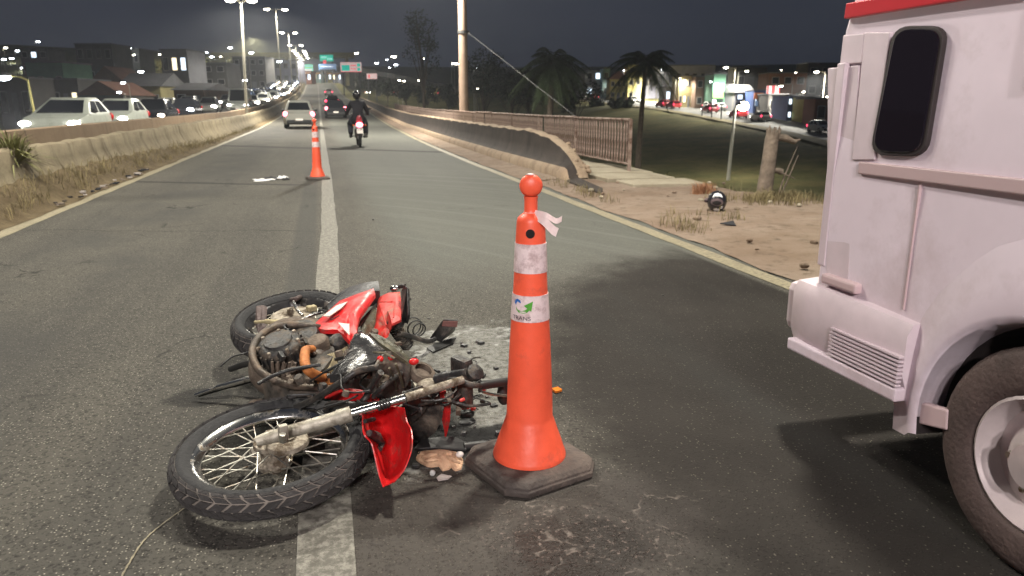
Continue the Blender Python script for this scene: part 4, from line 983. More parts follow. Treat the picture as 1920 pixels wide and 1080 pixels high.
debris(MB().ell(P(811, 887, .012), (.012, .01, .012), None, 7, 5), 'glass_chip', 'clear_bit', 'small whitish chip on the asphalt beside the pale scrap', 'chip', None)
t = thing('tail_light', 'small broken red lens in a black shell lying on white powder', 'light', P(875, 776))
MB().ell(P(875, 776, .02), (.036, .03, .02), None, 12, 8).build('shell', 'cable_black', t, smooth=60, world=True)
MB().ell(P(873, 766, .037), (.018, .014, .012), None, 10, 8).build('lens', 'red_lens', t, smooth=180, world=True)
MB().ell(P(876, 790, .008), (.04, .03, .008), None, 10, 6).build('gasket', 'cable_black', t, smooth=60, world=True)
flat_bit([(1034, 733), (1046, 730), (1054, 735), (1042, 739)], .012, 'lens_fragment', 'orange_lens', 'orange lens fragment on the asphalt just beyond the near cone', 'fragment')
rd = random.Random(9)
spots = [(905, 752), (913, 744), (895, 640), (902, 643), (866, 643), (870, 648), (804, 597), (768, 560), (700, 412), (935, 812), (905, 828), (870, 812), (890, 800), (1243, 553), (930, 690), (880, 660), (850, 800), (926, 760), (940, 745), (860, 830), (790, 852), (780, 873), (745, 890)]
for i, (x, y_) in enumerate(spots):
    r = rd.uniform(.008, .022); b = MB().box(P(x, y_, r * .45), (r * rd.uniform(1, 2.6), r * rd.uniform(1, 2), r * .9), Matrix.Rotation(rd.random() * 3, 3, 'Z'))
    debris(b, 'plastic_chip', 'black_plastic', 'small black plastic chip scattered on the asphalt around the wreck', 'chip', None, 'black chips around the wreck', .002)
# dark spatter bar lying below the handlebar
debris(MB().tube([P(870, 838, .015), P(905, 833, .015), P(945, 826, .014)], [.02, .016, .012], 8), 'rubber_strip', 'cable_black', 'long black rubber strip lying against the near cone base', 'strip', 60)
debris(MB().slab([P(776, 846, .004), P(790, 826, .02), P(850, 822, .03), P(878, 834, .02), P(874, 848, .004), P(820, 843, .004)], (0, 0, .012)), 'torn_plastic_sheet', 'cable_black', 'torn black panel lying under the headlight of the wreck', 'panel', None, None, .004)
# cloth scraps by the far cone
mat('cloth_white', (.72, .72, .72), .85, var=.1, vscale=10, bump=.4, bscale=20); mat('cloth_black', (.015, .015, .018), .9, bump=.4, bscale=20)
def cloth(px, py, w, d, m, seed, label):
    r = random.Random(seed); c = P(px, py); rows = []
    ph = [r.uniform(0, 6) for _ in range(4)]
    for i in range(9):
        row = []
        for j in range(9):
            u_, v_ = i / 8 - .5, j / 8 - .5
            e = 1 + .3 * math.sin(3 * math.atan2(v_, u_) + ph[0])
            z = .012 + .05 * abs(math.sin(u_ * 7 + ph[1]) * math.cos(v_ * 6 + ph[2])) * (1 - 2 * max(abs(u_), abs(v_)) * .8)
            row.append(c + Vector((u_ * w * e, v_ * d * e, max(z, .006))))
        rows.append(row)
    debris(MB().shell(rows, .005), 'cloth_scrap', m, label, 'cloth', 60)
cloth(494, 339, .32, .3, 'cloth_white', 1, 'crumpled white cloth scrap lying on the left lane')
cloth(512, 335, .26, .45, 'cloth_black', 2, 'black crumpled cloth between two white scraps on the left lane')
cloth(529, 334, .18, .4, 'cloth_white', 3, 'narrow white cloth scrap on the left lane close to the far cone')
cloth(536, 337, .12, .2, 'cloth_black', 4, 'small black rag on the left lane closest to the far cone')
# helmet on the verge
mat('helmet_black', (.02, .019, .024), .2, spec=.6); mat('helmet_white', (.70, .70, .72), .3); mat('helmet_pad', (.10, .07, .075), .9, var=.3, vscale=30)
hp = P(1343, 396, .03); he = thing('motorcycle_helmet', 'black and white full-face motorcycle helmet lying on the dirt verge', 'helmet', hp)
to = Vector((-hp.x, -hp.y, 0)).normalized(); sd = Vector((-to.y, to.x, 0)); hc = hp + Vector((0, 0, .125))
Rm = Matrix((sd, -to, Vector((0, 0, 1)))).transposed()
MB().ell(hc, (.122, .15, .135), Rm, 24, 16).build('shell', 'helmet_black', he, smooth=180, world=True)
def onh(u_, v_, k=1.): # point on the front of the shell
    x, z = u_ * .122, v_ * .135; yy = .15 * math.sqrt(max(.02, 1 - u_ * u_ - v_ * v_)); return hc + Rm @ Vector((x * k, -yy * k, z * k))
def hpatch(poly, name, m, k):
    b = MB(); c = (sum(a for a, _ in poly) / len(poly), sum(a for _, a in poly) / len(poly)); rows = []
    for s_ in (1, .75, .5, .25): rows.append([onh(c[0] + (a - c[0]) * s_, c[1] + (e - c[1]) * s_, k) for a, e in poly])
    b.grid(rows, close=True); b.add(rows[-1], [tuple(range(len(poly)))]); b.build(name, m, he, smooth=60, world=True)
hpatch([(.62 * math.cos(a), .05 + .34 * math.sin(a)) for a in [k * math.pi / 10 for k in range(20)]], 'opening', 'helmet_pad', 1.012)
hpatch([(.45 * math.cos(a), -.02 + .2 * math.sin(a)) for a in [k * math.pi / 8 for k in range(16)]], 'lining', 'black_hole', 1.02)
hpatch([(-.42, .52), (-.1, .6), (.3, .58), (.55, .44), (.4, .72), (.05, .86), (-.3, .78)], 'crown_graphic', 'helmet_white', 1.012)
hpatch([(-.3, -.6), (0, -.52), (.35, -.62), (.25, -.85), (-.2, -.86)], 'chin_vent', 'helmet_white', 1.02)
hpatch([(.45, -.35), (.62, -.3), (.58, -.55), (.42, -.6)], 'side_graphic', 'helmet_white', 1.015)
MB().tube([hc + Rm @ Vector((-.13, .0, .02)), hc + Rm @ Vector((-.135, -.03, .0))], .022, 12).build('visor_pivot', 'helmet_pad', he, smooth=60, world=True)
# ------------------------------------------------------------------ vehicles
mat('paint_white', (.62, .64, .58), .3, spec=.5); mat('paint_black', (.015, .016, .02), .25); mat('paint_silver', (.42, .42, .38), .3, .3); mat('paint_red', (.4, .03, .03), .3); mat('paint_blue', (.05, .09, .2), .3)
mat('paint_pale', (.44, .47, .41), .3, dirt=((.34, .36, .31), .2, 2))
mat('car_glass', (.012, .014, .018), .08, spec=.7); mat('car_trim', (.018, .018, .02), .6); mat('wheel_alloy', (.35, .35, .35), .4, .6)
mat('headlight_on', (.9, .9, .9), .3, emit=(1, .95, .88), es=40); mat('headlight_cool', (.9, .9, .9), .3, emit=(.80, .90, 1), es=40); mat('headlight_warm', (.9, .8, .7), .3, emit=(1, .80, .62), es=20)
mat('taillight_on', (.5, .02, .03), .3, emit=(1, .05, .12), es=5.0); mat('taillight_hot', (.8, .4, .4), .3, emit=(1, .16, .22), es=7)
mat('plate_lit', (.7, .66, .6), .5, emit=(1, .85, .75), es=.35)  # plates glow by themselves, in place of light falling on them
def make_car(label, paint, L=4.0, W=1.72, H=1.48, hatch=True, group=None, head='headlight_on', tail='taillight_on', detail=True, lit='both', van=False, hs=1.):
    t = thing('van' if van else 'car', label, 'van' if van else 'car', (0, 0, 0), 0, group)
    w = W / 2; f = L / 2; zb = .22; belt = .92 if not van else 1.05
    if van: nose = [(-f, belt), (-f + .1, belt + .02), (f - .75, belt), (f - .25, belt - .12), (f, belt - .4)]
    else: nose = [(-f, belt - .12), (-f + .12, belt), (f - 1.25, belt), (f - .7, belt - .06), (f - .2, belt - .17), (f, belt - .34)]
    ys = [-f, -f + .06, -f + .25, -f + .7, 0, f - 1.25, f - .9, f - .5, f - .22, f - .06, f]
    rows = []
    for y in ys:
        e = 1 - .16 * max(0, (abs(y) - f + .5) / .5) ** 2.2; d = lerp_tab(nose, y); k = w * e
        lift = .08 if abs(y) > f - .1 else 0
        sec = [(0, zb + lift), (k * .9, zb + lift), (k * .985, zb + .12 + lift), (k, .5), (k * .985, d - .10), (k * .93, d - .015), (k * .6, d + .012), (0, d + .02)]
        rows.append([Vector((-x, y, z)) for x, z in reversed(sec[1:])] + [Vector((x, y, z)) for x, z in sec][1:-1] + [])
        rows[-1] = [Vector((-x, y, z)) for x, z in sec[1:-1]] + [Vector((0, y, sec[-1][1]))] + [Vector((x, y, z)) for x, z in reversed(sec[1:-1])]
    b = MB().grid(rows, close=True); m = len(rows[0]); b.add(rows[0], [tuple(range(m))]).add(rows[-1], [tuple(range(m - 1, -1, -1))])
    body = b.build('body', paint, t, smooth=40, fix=True)
    # greenhouse
    if van: bot = (-f + .04, f - .62); top = (-f + .10, f - 1.25)
    elif hatch: bot = (-f + .10, f - 1.05); top = (-f + .50, f - 2.05)
    else: bot = (-f + .45, f - 1.1); top = (-f + 1.05, f - 2.0)
    zt = H; wb, wt = w * .94, w * (.80 if van else .68)
    def ring(t_): # t_ 0 belt .. 1 roof
        y0, y1 = bot[0] + (top[0] - bot[0]) * t_, bot[1] + (top[1] - bot[1]) * t_; ww = wb + (wt - wb) * t_; z = belt - .02 + (zt - .07 - belt + .02) * t_
        return [Vector((-ww, y0 + .08, z)), Vector((-ww * .9, y0, z)), Vector((ww * .9, y0, z)), Vector((ww, y0 + .08, z)), Vector((ww, y1 - .1, z)), Vector((ww * .88, y1, z)), Vector((-ww * .88, y1, z)), Vector((-ww, y1 - .1, z))]
    r1 = ring(1); rf = [Vector((p.x * .9, p.y * 1 + (.07 if p.y < (top[0] + top[1]) / 2 else -.07), zt)) for p in r1]
    b = MB().grid([ring(0), ring(.5), r1, rf], close=True); b.add(rf, [tuple(range(8))]); cab = b.build('cabin', paint, t, smooth=35, fix=True)
    def pane(i, j, a0, a1, t0, t1, name):
        lo, hi = ring(t0), ring(t1); p0, p1, q0, q1 = lo[i], lo[j], hi[i], hi[j]
        pts = [p0.lerp(p1, a0), p0.lerp(p1, a1), q0.lerp(q1, a1), q0.lerp(q1, a0)]; n = (pts[1] - pts[0]).cross(pts[3] - pts[0]).normalized(); c = sum(pts, Vector()) / 4
        if n.dot(c - Vector((0, c.y * .8, 1.2))) < 0: n = -n
        MB().slab([p - n * .01 for p in pts], n * .016).build(name, 'car_glass', cab)
    pane(5, 6, .03, .97, .08, .96, 'windscreen'); pane(1, 2, .05, .95, .2 if hatch else .1, .92, 'rear_window')
    for i, j in ((3, 4), (7, 0)):
        fw_ = i == 3
        for a0, a1 in ((.12, .5), (.54, .9)):
            a, c = (a0, a1) if fw_ else (1 - a1, 1 - a0); pane(i, j, a, c, .1, .9, 'side_window')
    if detail:
        for sx_ in (-1, 1): MB().ell((sx_ * (w + .07), f - 1.35, belt + .07), (.10, .06, .07), None, 10, 7).build('wing_mirror', 'car_trim', t, smooth=180)
        MB().box((0, f - .02, .42), (W * .7, .10, .16)).build('front_bumper_grille', 'car_trim', t, bevel=.02)
        MB().box((0, f + .022, .47), (.42, .02, .12)).build('number_plate', 'plate_lit', t)
        MB().box((0, -f - .0, .38), (W * .78, .10, .20)).build('rear_bumper', 'car_trim', t, bevel=.03)
        MB().box((0, -f - .055, .50), (.40, .02, .12)).build('number_plate', 'plate_lit', t)
    for sx_ in (-1, 1):
        hl = MB().ell((sx_ * (w * .76), f - .10, belt - .28), (.17 * hs, .12, .085 * hs), None, 12, 8)
        hl.build('headlight', head if lit in ('both', 'front') else 'car_glass', t, smooth=180)
        MB().ell((sx_ * (w * .84), -f + .07, belt - .13), (.14, .10, .15), None, 12, 8).build('taillight', tail if lit in ('both', 'rear') else 'red_lens', t, smooth=180)
        for y in (-f + .72, f - .80):
            wh = MB().lathe([(.10, -.1), (.29, -.1), (.315, -.07), (.315, .07), (.29, .1), (.2, .1), (.18, .07), (0, .08)], 20, (sx_ * (w - .10), y, .315), (sx_, 0, 0)).build('wheel', 'car_trim', t, smooth=45)
            if detail: MB().lathe([(.19, .085), (.19, .095), (.1, .09), (0, .1)], 16, (sx_ * (w - .10), y, .315), (sx_, 0, 0)).build('rim', 'wheel_alloy', wh, smooth=60)
    return t
def beams(t, y, z, w, power):
    for s_ in (-1, 1):
        ld = bpy.data.lights.new('headlight_beam', 'SPOT'); ld.energy = power; ld.spot_size = R_(75); ld.spot_blend = .6; ld.shadow_soft_size = .08; ld.color = (1, .95, .88)
        o = bpy.data.objects.new('headlight_beam', ld); COL.objects.link(o); o.parent = t; o.location = (s_ * w, y, z); o.rotation_euler = (R_(86), 0, 0)
    return t
def put(t, x, y, rz, z=None, scale=None, label=None):
    t.location = (x, y, zr(y) if z is None else z); t.rotation_euler.z = rz
    if scale: t.scale = (scale,) * 3
    if label: t['label'] = label
    return t
# oncoming carriageway, close
p = PX(112, 236, -6.9)
put(make_car('white hatchback with bright headlights passing beyond the median barrier', 'paint_pale', 3.9, 1.68, 1.40, True, lit='front'), -7.65, 26.6, math.pi, .15)
put(make_car('second pale hatchback, close behind the white hatchback, headlights on', 'paint_pale', 3.9, 1.66, 1.42, True, lit='front'), -8.2, 35, math.pi - .02, .15)
put(make_car('dark car with dim headlights following the two pale hatchbacks', 'paint_black', 4.3, 1.74, 1.46, False, head='headlight_warm', lit='front'), -8.4, 43.5, math.pi, .15)
for q_ in list(COL.objects):
    if q_.get('label', '').startswith(('white hatchback with', 'second pale hatch', 'dark car with dim')): beams(q_, 2.05, .64, .64, 2600)
# light van and traffic beyond
put(make_car('white delivery van in the oncoming traffic beyond the shortest median lamp', 'paint_white', 4.8, 1.9, 2.2, van=True, lit='front'), -7.0, 74, math.pi, zr(74) + .15)
QG = 'oncoming cars queued on the climbing road'; QL = 'car with glaring headlights in the oncoming queue climbing the far hill'
QLS = {'paint_black': 'black car with glaring headlights in the oncoming queue climbing the far hill', 'paint_silver': 'silver car with glaring headlights in the oncoming queue climbing the far hill', 'paint_white': 'white car with warm headlights in the oncoming queue climbing the far hill', 'paint_blue': 'dark blue car with cool headlights in the oncoming queue climbing the far hill'}
tpl = [make_car(QLS[p_], p_, 4.1, 1.72, 1.48, h_, QG, hd_, detail=False, lit='front', hs=1.45) for p_, h_, hd_ in (('paint_black', True, 'headlight_cool'), ('paint_silver', False, 'headlight_on'), ('paint_white', True, 'headlight_warm'), ('paint_blue', False, 'headlight_cool'))]
slots = []
rd = random.Random(21)
for lane in (-6.9, -9.6, -12.0):
    y = rd.uniform(58, 66) if lane < -8 else 88
    while y < 300:
        slots.append((lane + rd.uniform(-.3, .3), y)); y += rd.uniform(6.5, 9.5) * (1 if y > 90 else 1.6)
used = [0] * 4
for x, y in slots:
    k = rd.randrange(4); t = tpl[k] if not used[k] else copy_tree(tpl[k]); used[k] += 1; put(t, x, y, math.pi + rd.uniform(-.03, .03), zr(y) + .15)
# our carriageway ahead
put(make_car('silver hatchback seen from behind with red tail lights on', 'paint_silver', 3.95, 1.72, 1.53, True, tail='taillight_hot', lit='rear'), -1.12, 46.0, 0)
put(make_car('black saloon with red tail lights ahead of the motorcyclist', 'paint_black', 4.4, 1.76, 1.46, False, lit='rear', tail='taillight_hot'), 1.3, 66.0, 0)
put(make_car('dark car with pink tail lights farther up the right lane', 'paint_black', 4.2, 1.72, 1.46, True, lit='rear'), 1.55, 96, 0)
put(make_car('red-lit car far up the right lane where the road climbs', 'paint_silver', 4.2, 1.72, 1.46, True, lit='rear'), 2.2, 172, 0)
CG = 'cars crossing the hilltop'
h0 = make_car('car with headlights on crossing the hilltop at the end of the road', 'paint_white', 4.1, 1.72, 1.48, True, CG, detail=False)
for i, (x, y) in enumerate(((-1.5, 300), (2, 304), (6, 306), (10, 308), (14, 308), (19, 310), (24, 310))):
    t = h0 if i == 0 else copy_tree(h0); put(t, x, y, math.pi + .1, zr(y) if x < 6 else land(x, y) + .1)

# ------------------------------------------------------------------ second motorcycle with its rider
mat('jacket', (.022, .021, .028), .8, var=.3, vscale=8, bump=.4, bscale=14); mat('jeans', (.03, .032, .045), .85, var=.2, vscale=10); mat('boot', (.012, .012, .012), .6); mat('skin', (.32, .17, .11), .6)
mat('red_box', (.45, .05, .07), .4); mat('moto_black', (.02, .02, .022), .45)
mr_ = thing('ridden_motorcycle', 'small motorcycle with glowing red tail lamp ridden up the right lane', 'motorcycle', (1.2, 25.3, 0))
for y in (-.63, .63):
    wl = MB().lathe([(.24, -.05), (.30, -.035), (.305, 0), (.30, .035), (.24, .05), (.235, 0), (.24, -.05)], 28, (0, y, .305), (1, 0, 0)).build('wheel', 'tyre_rubber', mr_, smooth=60)
    MB().lathe([(.05, -.06), (.06, -.03), (.235, -.012), (.235, .012), (.06, .03), (.05, .06)], 20, (0, y, .305), (1, 0, 0)).build('rim', 'wheel_alloy', wl, smooth=60)
MB().tube([(0, .63, .32), (0, .48, .75), (0, .40, 1.0)], .035, 10).build('fork', 'frame_tube', mr_)
MB().tube([(-.36, .26, 1.0), (-.22, .36, 1.03), (0, .40, 1.0), (.22, .36, 1.03), (.36, .26, 1.0)], .014, 8).build('handlebar', 'frame_tube', mr_)
for s_ in (-1, 1):
    m_ = MB().tube([(s_ * .26, .34, 1.02), (s_ * .36, .30, 1.18)], .008, 6); m_.ell((s_ * .40, .30, 1.2), (.06, .02, .04)); m_.build('mirror', 'moto_black', mr_)
MB().ell((0, .15, .78), (.15, .28, .13)).build('fuel_tank', 'red_box', mr_, smooth=180)
MB().ell((0, -.32, .77), (.13, .42, .06)).build('seat', 'moto_black', mr_, smooth=180)
MB().box((0, .05, .42), (.24, .42, .32)).build('engine', 'engine_black', mr_, bevel=.05)
MB().tube([(0, -.63, .31), (0, -.1, .40)], .03, 8).build('swing_arm', 'frame_tube', mr_)
MB().tube([(.17, .1, .30), (.19, -.3, .33), (.19, -.75, .40)], [.03, .05, .055], 10).build('silencer', 'frame_tube', mr_)
MB().slab([(-.06, -.72, .72), (.06, -.72, .72), (.07, -.93, .55), (-.07, -.93, .55)], (0, .01, .02)).build('rear_mudguard', 'moto_black', mr_)
MB().box((0, -.78, .80), (.20, .12, .14)).build('tail_cowl', 'red_box', mr_, bevel=.03)
MB().ell((0, -.86, .71), (.11, .05, .085)).build('tail_lamp', 'taillight_hot', mr_, smooth=180)
MB().ell((0, -.83, .90), (.085, .05, .10)).build('upper_reflector', 'red_box', mr_, smooth=180)
MB().box((0, -.93, .52), (.19, .012, .15), Matrix.Rotation(-.3, 3, 'X')).build('number_plate', 'plate_lit', mr_)
for s_ in (-1, 1):
    MB().tube([(s_ * .08, -.80, .70), (s_ * .17, -.80, .70)], .01, 6).build('indicator_stalk', 'moto_black', mr_)
    MB().ell((s_ * .19, -.80, .70), (.03, .03, .025)).build('indicator', 'orange_lens', mr_, smooth=180)
    MB().tube([(s_ * .1, .02, .33), (s_ * .28, .02, .33)], .014, 8).build('footrest', 'moto_black', mr_)
def skin_body(name, verts, edges, radii, m, parent, root=0, levels=2):
    me = bpy.data.meshes.new(name); me.from_pydata(verts, edges, []); me.materials.append(MATS[m]); o = bpy.data.objects.new(name, me); COL.objects.link(o); o.parent = parent
    md = o.modifiers.new('skin', 'SKIN'); md.use_smooth_shade = True
    for i, r in enumerate(radii): me.skin_vertices[0].data[i].radius = (r, r) if isinstance(r, (int, float)) else r
    me.skin_vertices[0].data[root].use_root = True
    s_ = o.modifiers.new('sub', 'SUBSURF'); s_.levels = levels; s_.render_levels = levels; return o
pr = thing('person', 'motorcyclist in dark jacket and helmet riding away up the right lane', 'person', (1.2, 25.3, 0))
V = [(0, -.16, .86), (0, -.10, 1.06), (0, -.02, 1.28), (0, .03, 1.42), (0, .06, 1.50),
     (-.19, .0, 1.38), (-.31, .10, 1.15), (-.34, .26, 1.03), (.19, .0, 1.38), (.31, .10, 1.15), (.34, .26, 1.03),
     (-.12, -.1, .83), (-.24, .24, .70), (-.24, .05, .40), (-.25, .16, .35), (.12, -.1, .83), (.24, .24, .70), (.24, .05, .40), (.25, .16, .35)]
E_ = [(0, 1), (1, 2), (2, 3), (3, 4), (2, 5), (5, 6), (6, 7), (2, 8), (8, 9), (9, 10), (0, 11), (11, 12), (12, 13), (13, 14), (0, 15), (15, 16), (16, 17), (17, 18)]
Rr = [.17, .17, .20, .10, .065, .10, .075, .05, .10, .075, .05, .13, .095, .065, .05, .13, .095, .065, .05]
skin_body('body', V, E_, Rr, 'jacket', pr)
hl_ = MB().ell((0, .08, 1.63), (.13, .155, .145), None, 20, 14).build('helmet', 'helmet_black', pr, smooth=180)
MB().ell((0, .17, 1.62), (.105, .085, .055), None, 14, 8).build('visor', 'car_glass', hl_, smooth=180)
for s_ in (-.055, .055): MB().box((s_, -.068, 1.69), (.035, .012, .016)).build('reflective_mark', 'helmet_white', hl_)
for s_ in (-1, 1):
    b = MB(); b.ell((s_ * .345, .29, 1.02), (.035, .05, .035))
    for k in range(4): b.tube([(s_ * (.325 + k * .018), .30, 1.035), (s_ * (.325 + k * .018), .345, 1.03), (s_ * (.325 + k * .018), .345, .99)], [.010, .010, .008], 6)
    b.tube([(s_ * .31, .28, 1.01), (s_ * .305, .32, .99)], [.011, .009], 6); b.build('gloved_hand', 'boot', pr, smooth=60)
    b = MB(); b.ell((s_ * .25, .16, .31), (.05, .13, .045)); b.tube([(s_ * .245, .06, .42), (s_ * .25, .08, .31)], [.06, .055], 10); b.build('boot', 'boot', pr, smooth=60)
    b = MB(); b.tube([(s_ * .15, -.06, .83), (s_ * .245, .23, .71), (s_ * .245, .05, .42)], [.135, .105, .075], 12); b.build('trouser_leg', 'jeans', pr, smooth=60)

# ------------------------------------------------------------------ white van passing on the right
mat('van_white', (.76, .66, .73), .34, var=.08, vscale=1.5, dirt=((.60, .50, .54), .25, 1.1)); mat('van_trim', (.64, .54, .58), .5, var=.1, vscale=5); mat('van_red', (.55, .02, .03), .3)  # white van, the pink of a red beacon's light mixed into its colours
mat('van_glass', (.012, .009, .014), .05, spec=.6); mat('van_rubber', (.03, .022, .022), .7); mat('van_arch', (.56, .42, .43), .5); mat('van_tyre', (.085, .058, .052), .8, var=.3, vscale=8, bump=.3)
mat('van_rim', (.60, .52, .52), .35, .3, var=.1, vscale=10); mat('amber_marker', (.7, .2, .08), .3)
XS, XR = 1.92, 3.70; YF, YB = 2.54, -3.3; WY = 1.50; WR = .345
vn = thing('passing_van', 'boxy white van with red roof edge passing on the dark patched asphalt', 'van', (2.8, -.3, 0))
def arch(yc, r, n=14): return [(yc + r * math.cos(a), WR + r * math.sin(a)) for a in [math.pi * k / n for k in range(n + 1)]]
prof = [(YF, .60), (YF, 1.1), (YF + .02, 1.62), (YF - .06, 2.0), (YF - .35, 2.22), (YB + .2, 2.25), (YB, 2.1), (YB, .45), (-2.62, .42)]
prof += list(reversed(arch(-2.15, .44))) + [(-1.6, .42), (.88, .42)] + list(reversed(arch(WY, .42))) + [(WY + .47, .44), (YF - .05, .50)]
b = MB()
nP = len(prof)
def sect(x, ins): # inset the roof line near the sides
    out = []
    for y, z in prof:
        out.append(Vector((x, y, z)))
    return out
xsn = [(XS, 0)]
rows = []
for x, tuck in ((XS + .03, .0), (XS, .0)):
    pass
def tumble(x, y, z): # body side leans in above the waist
    k = max(0, z - 1.15); side = 1 if x < 2.8 else -1
    return Vector((x + side * (.05 * k + .22 * max(0, z - 1.95) ** 1.0), y, z))
left = [tumble(XS, y, z) for y, z in prof]; right = [tumble(XR, y, z) for y, z in prof]
b.add(left + right, [tuple(range(nP)), tuple(range(2 * nP - 1, nP - 1, -1))] + [(i, (i + 1) % nP, (i + 1) % nP + nP, i + nP) for i in range(nP)])
b.build('body', 'van_white', vn, world=True, bevel=.025, smooth=30, fix=True)
def side(pts, off=0.0): return [PX(x, y, XS) - Vector((off, 0, 0)) for x, y in pts]
def vt(q, off): # put a (Y, z) point on the leaning side
    v = tumble(XS, q.y, q.z); v.x -= off; return v
def vpanel(pix, name, m, off, th, par=None, bevel=.004):
    pts = [vt(q, off) for q in side(pix)]; o = MB().slab(pts, (-th, 0, 0)).build(name, m, par or vn, world=True, bevel=bevel, fix=True); return o
def rounded(poly, r, n=5):
    out = []
    for i in range(len(poly)):
        a, b_, c = Vector(poly[i - 1] + (0,)), Vector(poly[i] + (0,)), Vector(poly[(i + 1) % len(poly)] + (0,))
        u1, u2 = (a - b_).normalized(), (c - b_).normalized(); p0, p1 = b_ + u1 * r, b_ + u2 * r
        for k in range(n + 1):
            t_ = k / n; q = p0 * (1 - t_) ** 2 + b_ * 2 * t_ * (1 - t_) + p1 * t_ * t_; out.append((q.x, q.y))
    return out
wfr = vpanel(rounded([(1669, 48), (1765, 48), (1736, 294), (1633, 291)], 32), 'window_frame', 'van_rubber', -.012, .022)
vpanel(rounded([(1676, 54), (1760, 54), (1730, 288), (1640, 284)], 30), 'window_pane', 'van_glass', .006, .010, wfr)
vpanel([(1546, 128), (1604, 122), (1592, 528), (1550, 522)], 'corner_trim', 'van_trim', -.014, .017)
vpanel([(1612, 60), (1660, 60), (1640, 300), (1598, 300)], 'window_pillar', 'van_trim', -.014, .017)
vpanel([(1572, 66), (1612, 62), (1608, 118), (1568, 122)], 'vent_panel', 'van_trim', -.014, .017)
for y0 in (): vpanel([(1552, y0), (1598, y0 - 1), (1597, y0 + 5), (1551, y0 + 6)], 'trim_notch', 'van_arch', .000, .006, None, .001)
# waist moulding, roof edge, door shut lines
def bandz(z0, z1, y0, y1, name, m, off, th):
    pts = [tumble(XS, y0, z0), tumble(XS, y1, z0), tumble(XS, y1, z1), tumble(XS, y0, z1)]; return MB().slab([q - Vector((off, 0, 0)) for q in pts], (-th, 0, 0)).build(name, m, vn, world=True, bevel=.005, fix=True)
bandz(1.10, 1.145, -3.2, 2.36, 'waist_moulding', 'van_arch', -.012, .022)
bandz(1.66, 1.715, -3.25, 2.55, 'roof_edge_stripe', 'van_red', -.012, .030)
bandz(1.42, 1.66, -3.2, 1.70, 'red_side_band', 'van_red', -.012, .034)
# bumper wrapping the corner, ribbed step
bp = []
for (y, z0, z1, xo) in ((1.98, .40, .63, .05), (2.2, .395, .64, .06), (2.50, .39, .645, .062), (2.62, .39, .64, .045), (2.69, .40, .62, -.03), (2.72, .43, .60, -.2)):
    x = XS - xo; bp.append([Vector((x + .20, y - .0, z0 - .03)), Vector((x + .02, y, z0)), Vector((x, y, z0 + .05)), Vector((x, y, z1 - .04)), Vector((x + .02, y, z1)), Vector((x + .20, y, z1 + .015))])
bm_ = MB().grid(bp, close=True); bm_.add(bp[0], [tuple(range(6))]).add(bp[-1], [tuple(range(5, -1, -1))]); bo_ = bm_.build('bumper', 'van_trim', vn, smooth=50, world=True, fix=True)
MB().slab([Vector((XS - .07, 1.98, .355)), Vector((XS - .07, 2.60, .35)), Vector((XS - .07, 2.60, .40)), Vector((XS - .07, 1.98, .405))], (.25, 0, 0)).build('bumper_sill', 'van_white', bo_, world=True, bevel=.008)
for k in range(8): MB().bb(XS - .072, XS - .05, 1.98, 2.34, .412 + k * .0145, .419 + k * .0145).build('step_rib', 'van_trim', bo_, world=True)
MB().bb(XS - .01, XR - .1, 2.6, 2.73, .40, .62).build('bumper_beam', 'van_trim', bo_, world=True, bevel=.04)
MB().bb(XS - .03, XS + .02, 2.28, 2.48, .66, .70).build('tow_step', 'van_arch', bo_, world=True, bevel=.01)
# wheel arch flare
rows = []
for k in range(25):
    a = math.pi * (-.06 + 1.12 * k / 24); e = lambda r: (WY + r * math.cos(a) * (1 if r < .46 else .93), WR + r * math.sin(a) * (1 if r < .46 else 1.1))
    rows.append([Vector((XS + .06, *e(.40))), Vector((XS - .03, *e(.415))), Vector((XS - .04, *e(.44))), Vector((XS - .03, *e(.50))), Vector((XS + .004, *e(.60)))])
MB().grid(rows).build('wheel_arch', 'van_white', vn, smooth=70, world=True)
rows = [[Vector((XS + .5, r[0].y, r[0].z)), r[0], r[1]] for r in rows]
MB().grid(rows).build('arch_liner', 'van_rubber', vn, world=True)
MB().slab([vt(q, .02) for q in side([(1716, 748), (1786, 768), (1784, 806), (1716, 790)])], (.03, 0, 0)).build('mudguard_flap', 'van_arch', vn, world=True, bevel=.006)
for yy, x_, sg in ((WY, XS + .09, -1), (-2.15, XS + .09, -1), (WY, XR - .13, 1), (-2.15, XR - .13, 1)):
    c = (x_, yy, WR); d = (sg, 0, 0)
    wl = MB().lathe([(.20, -.1), (.32, -.105), (.345, -.07), (.345, .07), (.335, .09), (.31, .105), (.23, .108), (.205, .095), (.195, .06)], 44, c, d).build('wheel', 'van_tyre', vn, smooth=50, world=True)
    MB().lathe([(.205, .098), (.195, .104), (.185, .07), (.165, .04), (.13, .045), (.10, .085), (.07, .095), (.065, .12), (.0, .125)], 40, c, d).build('rim', 'van_rim', wl, smooth=50, world=True)
    for k in range(5):
        a = 2 * math.pi * k / 5; MB().lathe([(.0, .012), (.011, .012), (.013, 0)], 6, (x_ + sg * .088, yy + .085 * math.cos(a), WR + .085 * math.sin(a)), d).build('wheel_nut', 'spoke_steel', wl, world=True)
MB().bb(XS - .006, XS + .01, 2.06, 2.065, .66, 1.09).build('panel_seam', 'van_arch', vn, world=True)
MB().bb(XS - .004, XS + .02, 2.50, 2.545, .72, 1.5).build('front_lamp_edge', 'van_trim', vn, world=True, bevel=.005)
MB().slab([(XS + .15, YF + .012, 1.2), (XR - .15, YF + .012, 1.2), (XR - .2, YF + .0, 1.95), (XS + .2, YF + .0, 1.95)], (0, .012, 0)).build('windscreen', 'van_glass', vn, world=True)
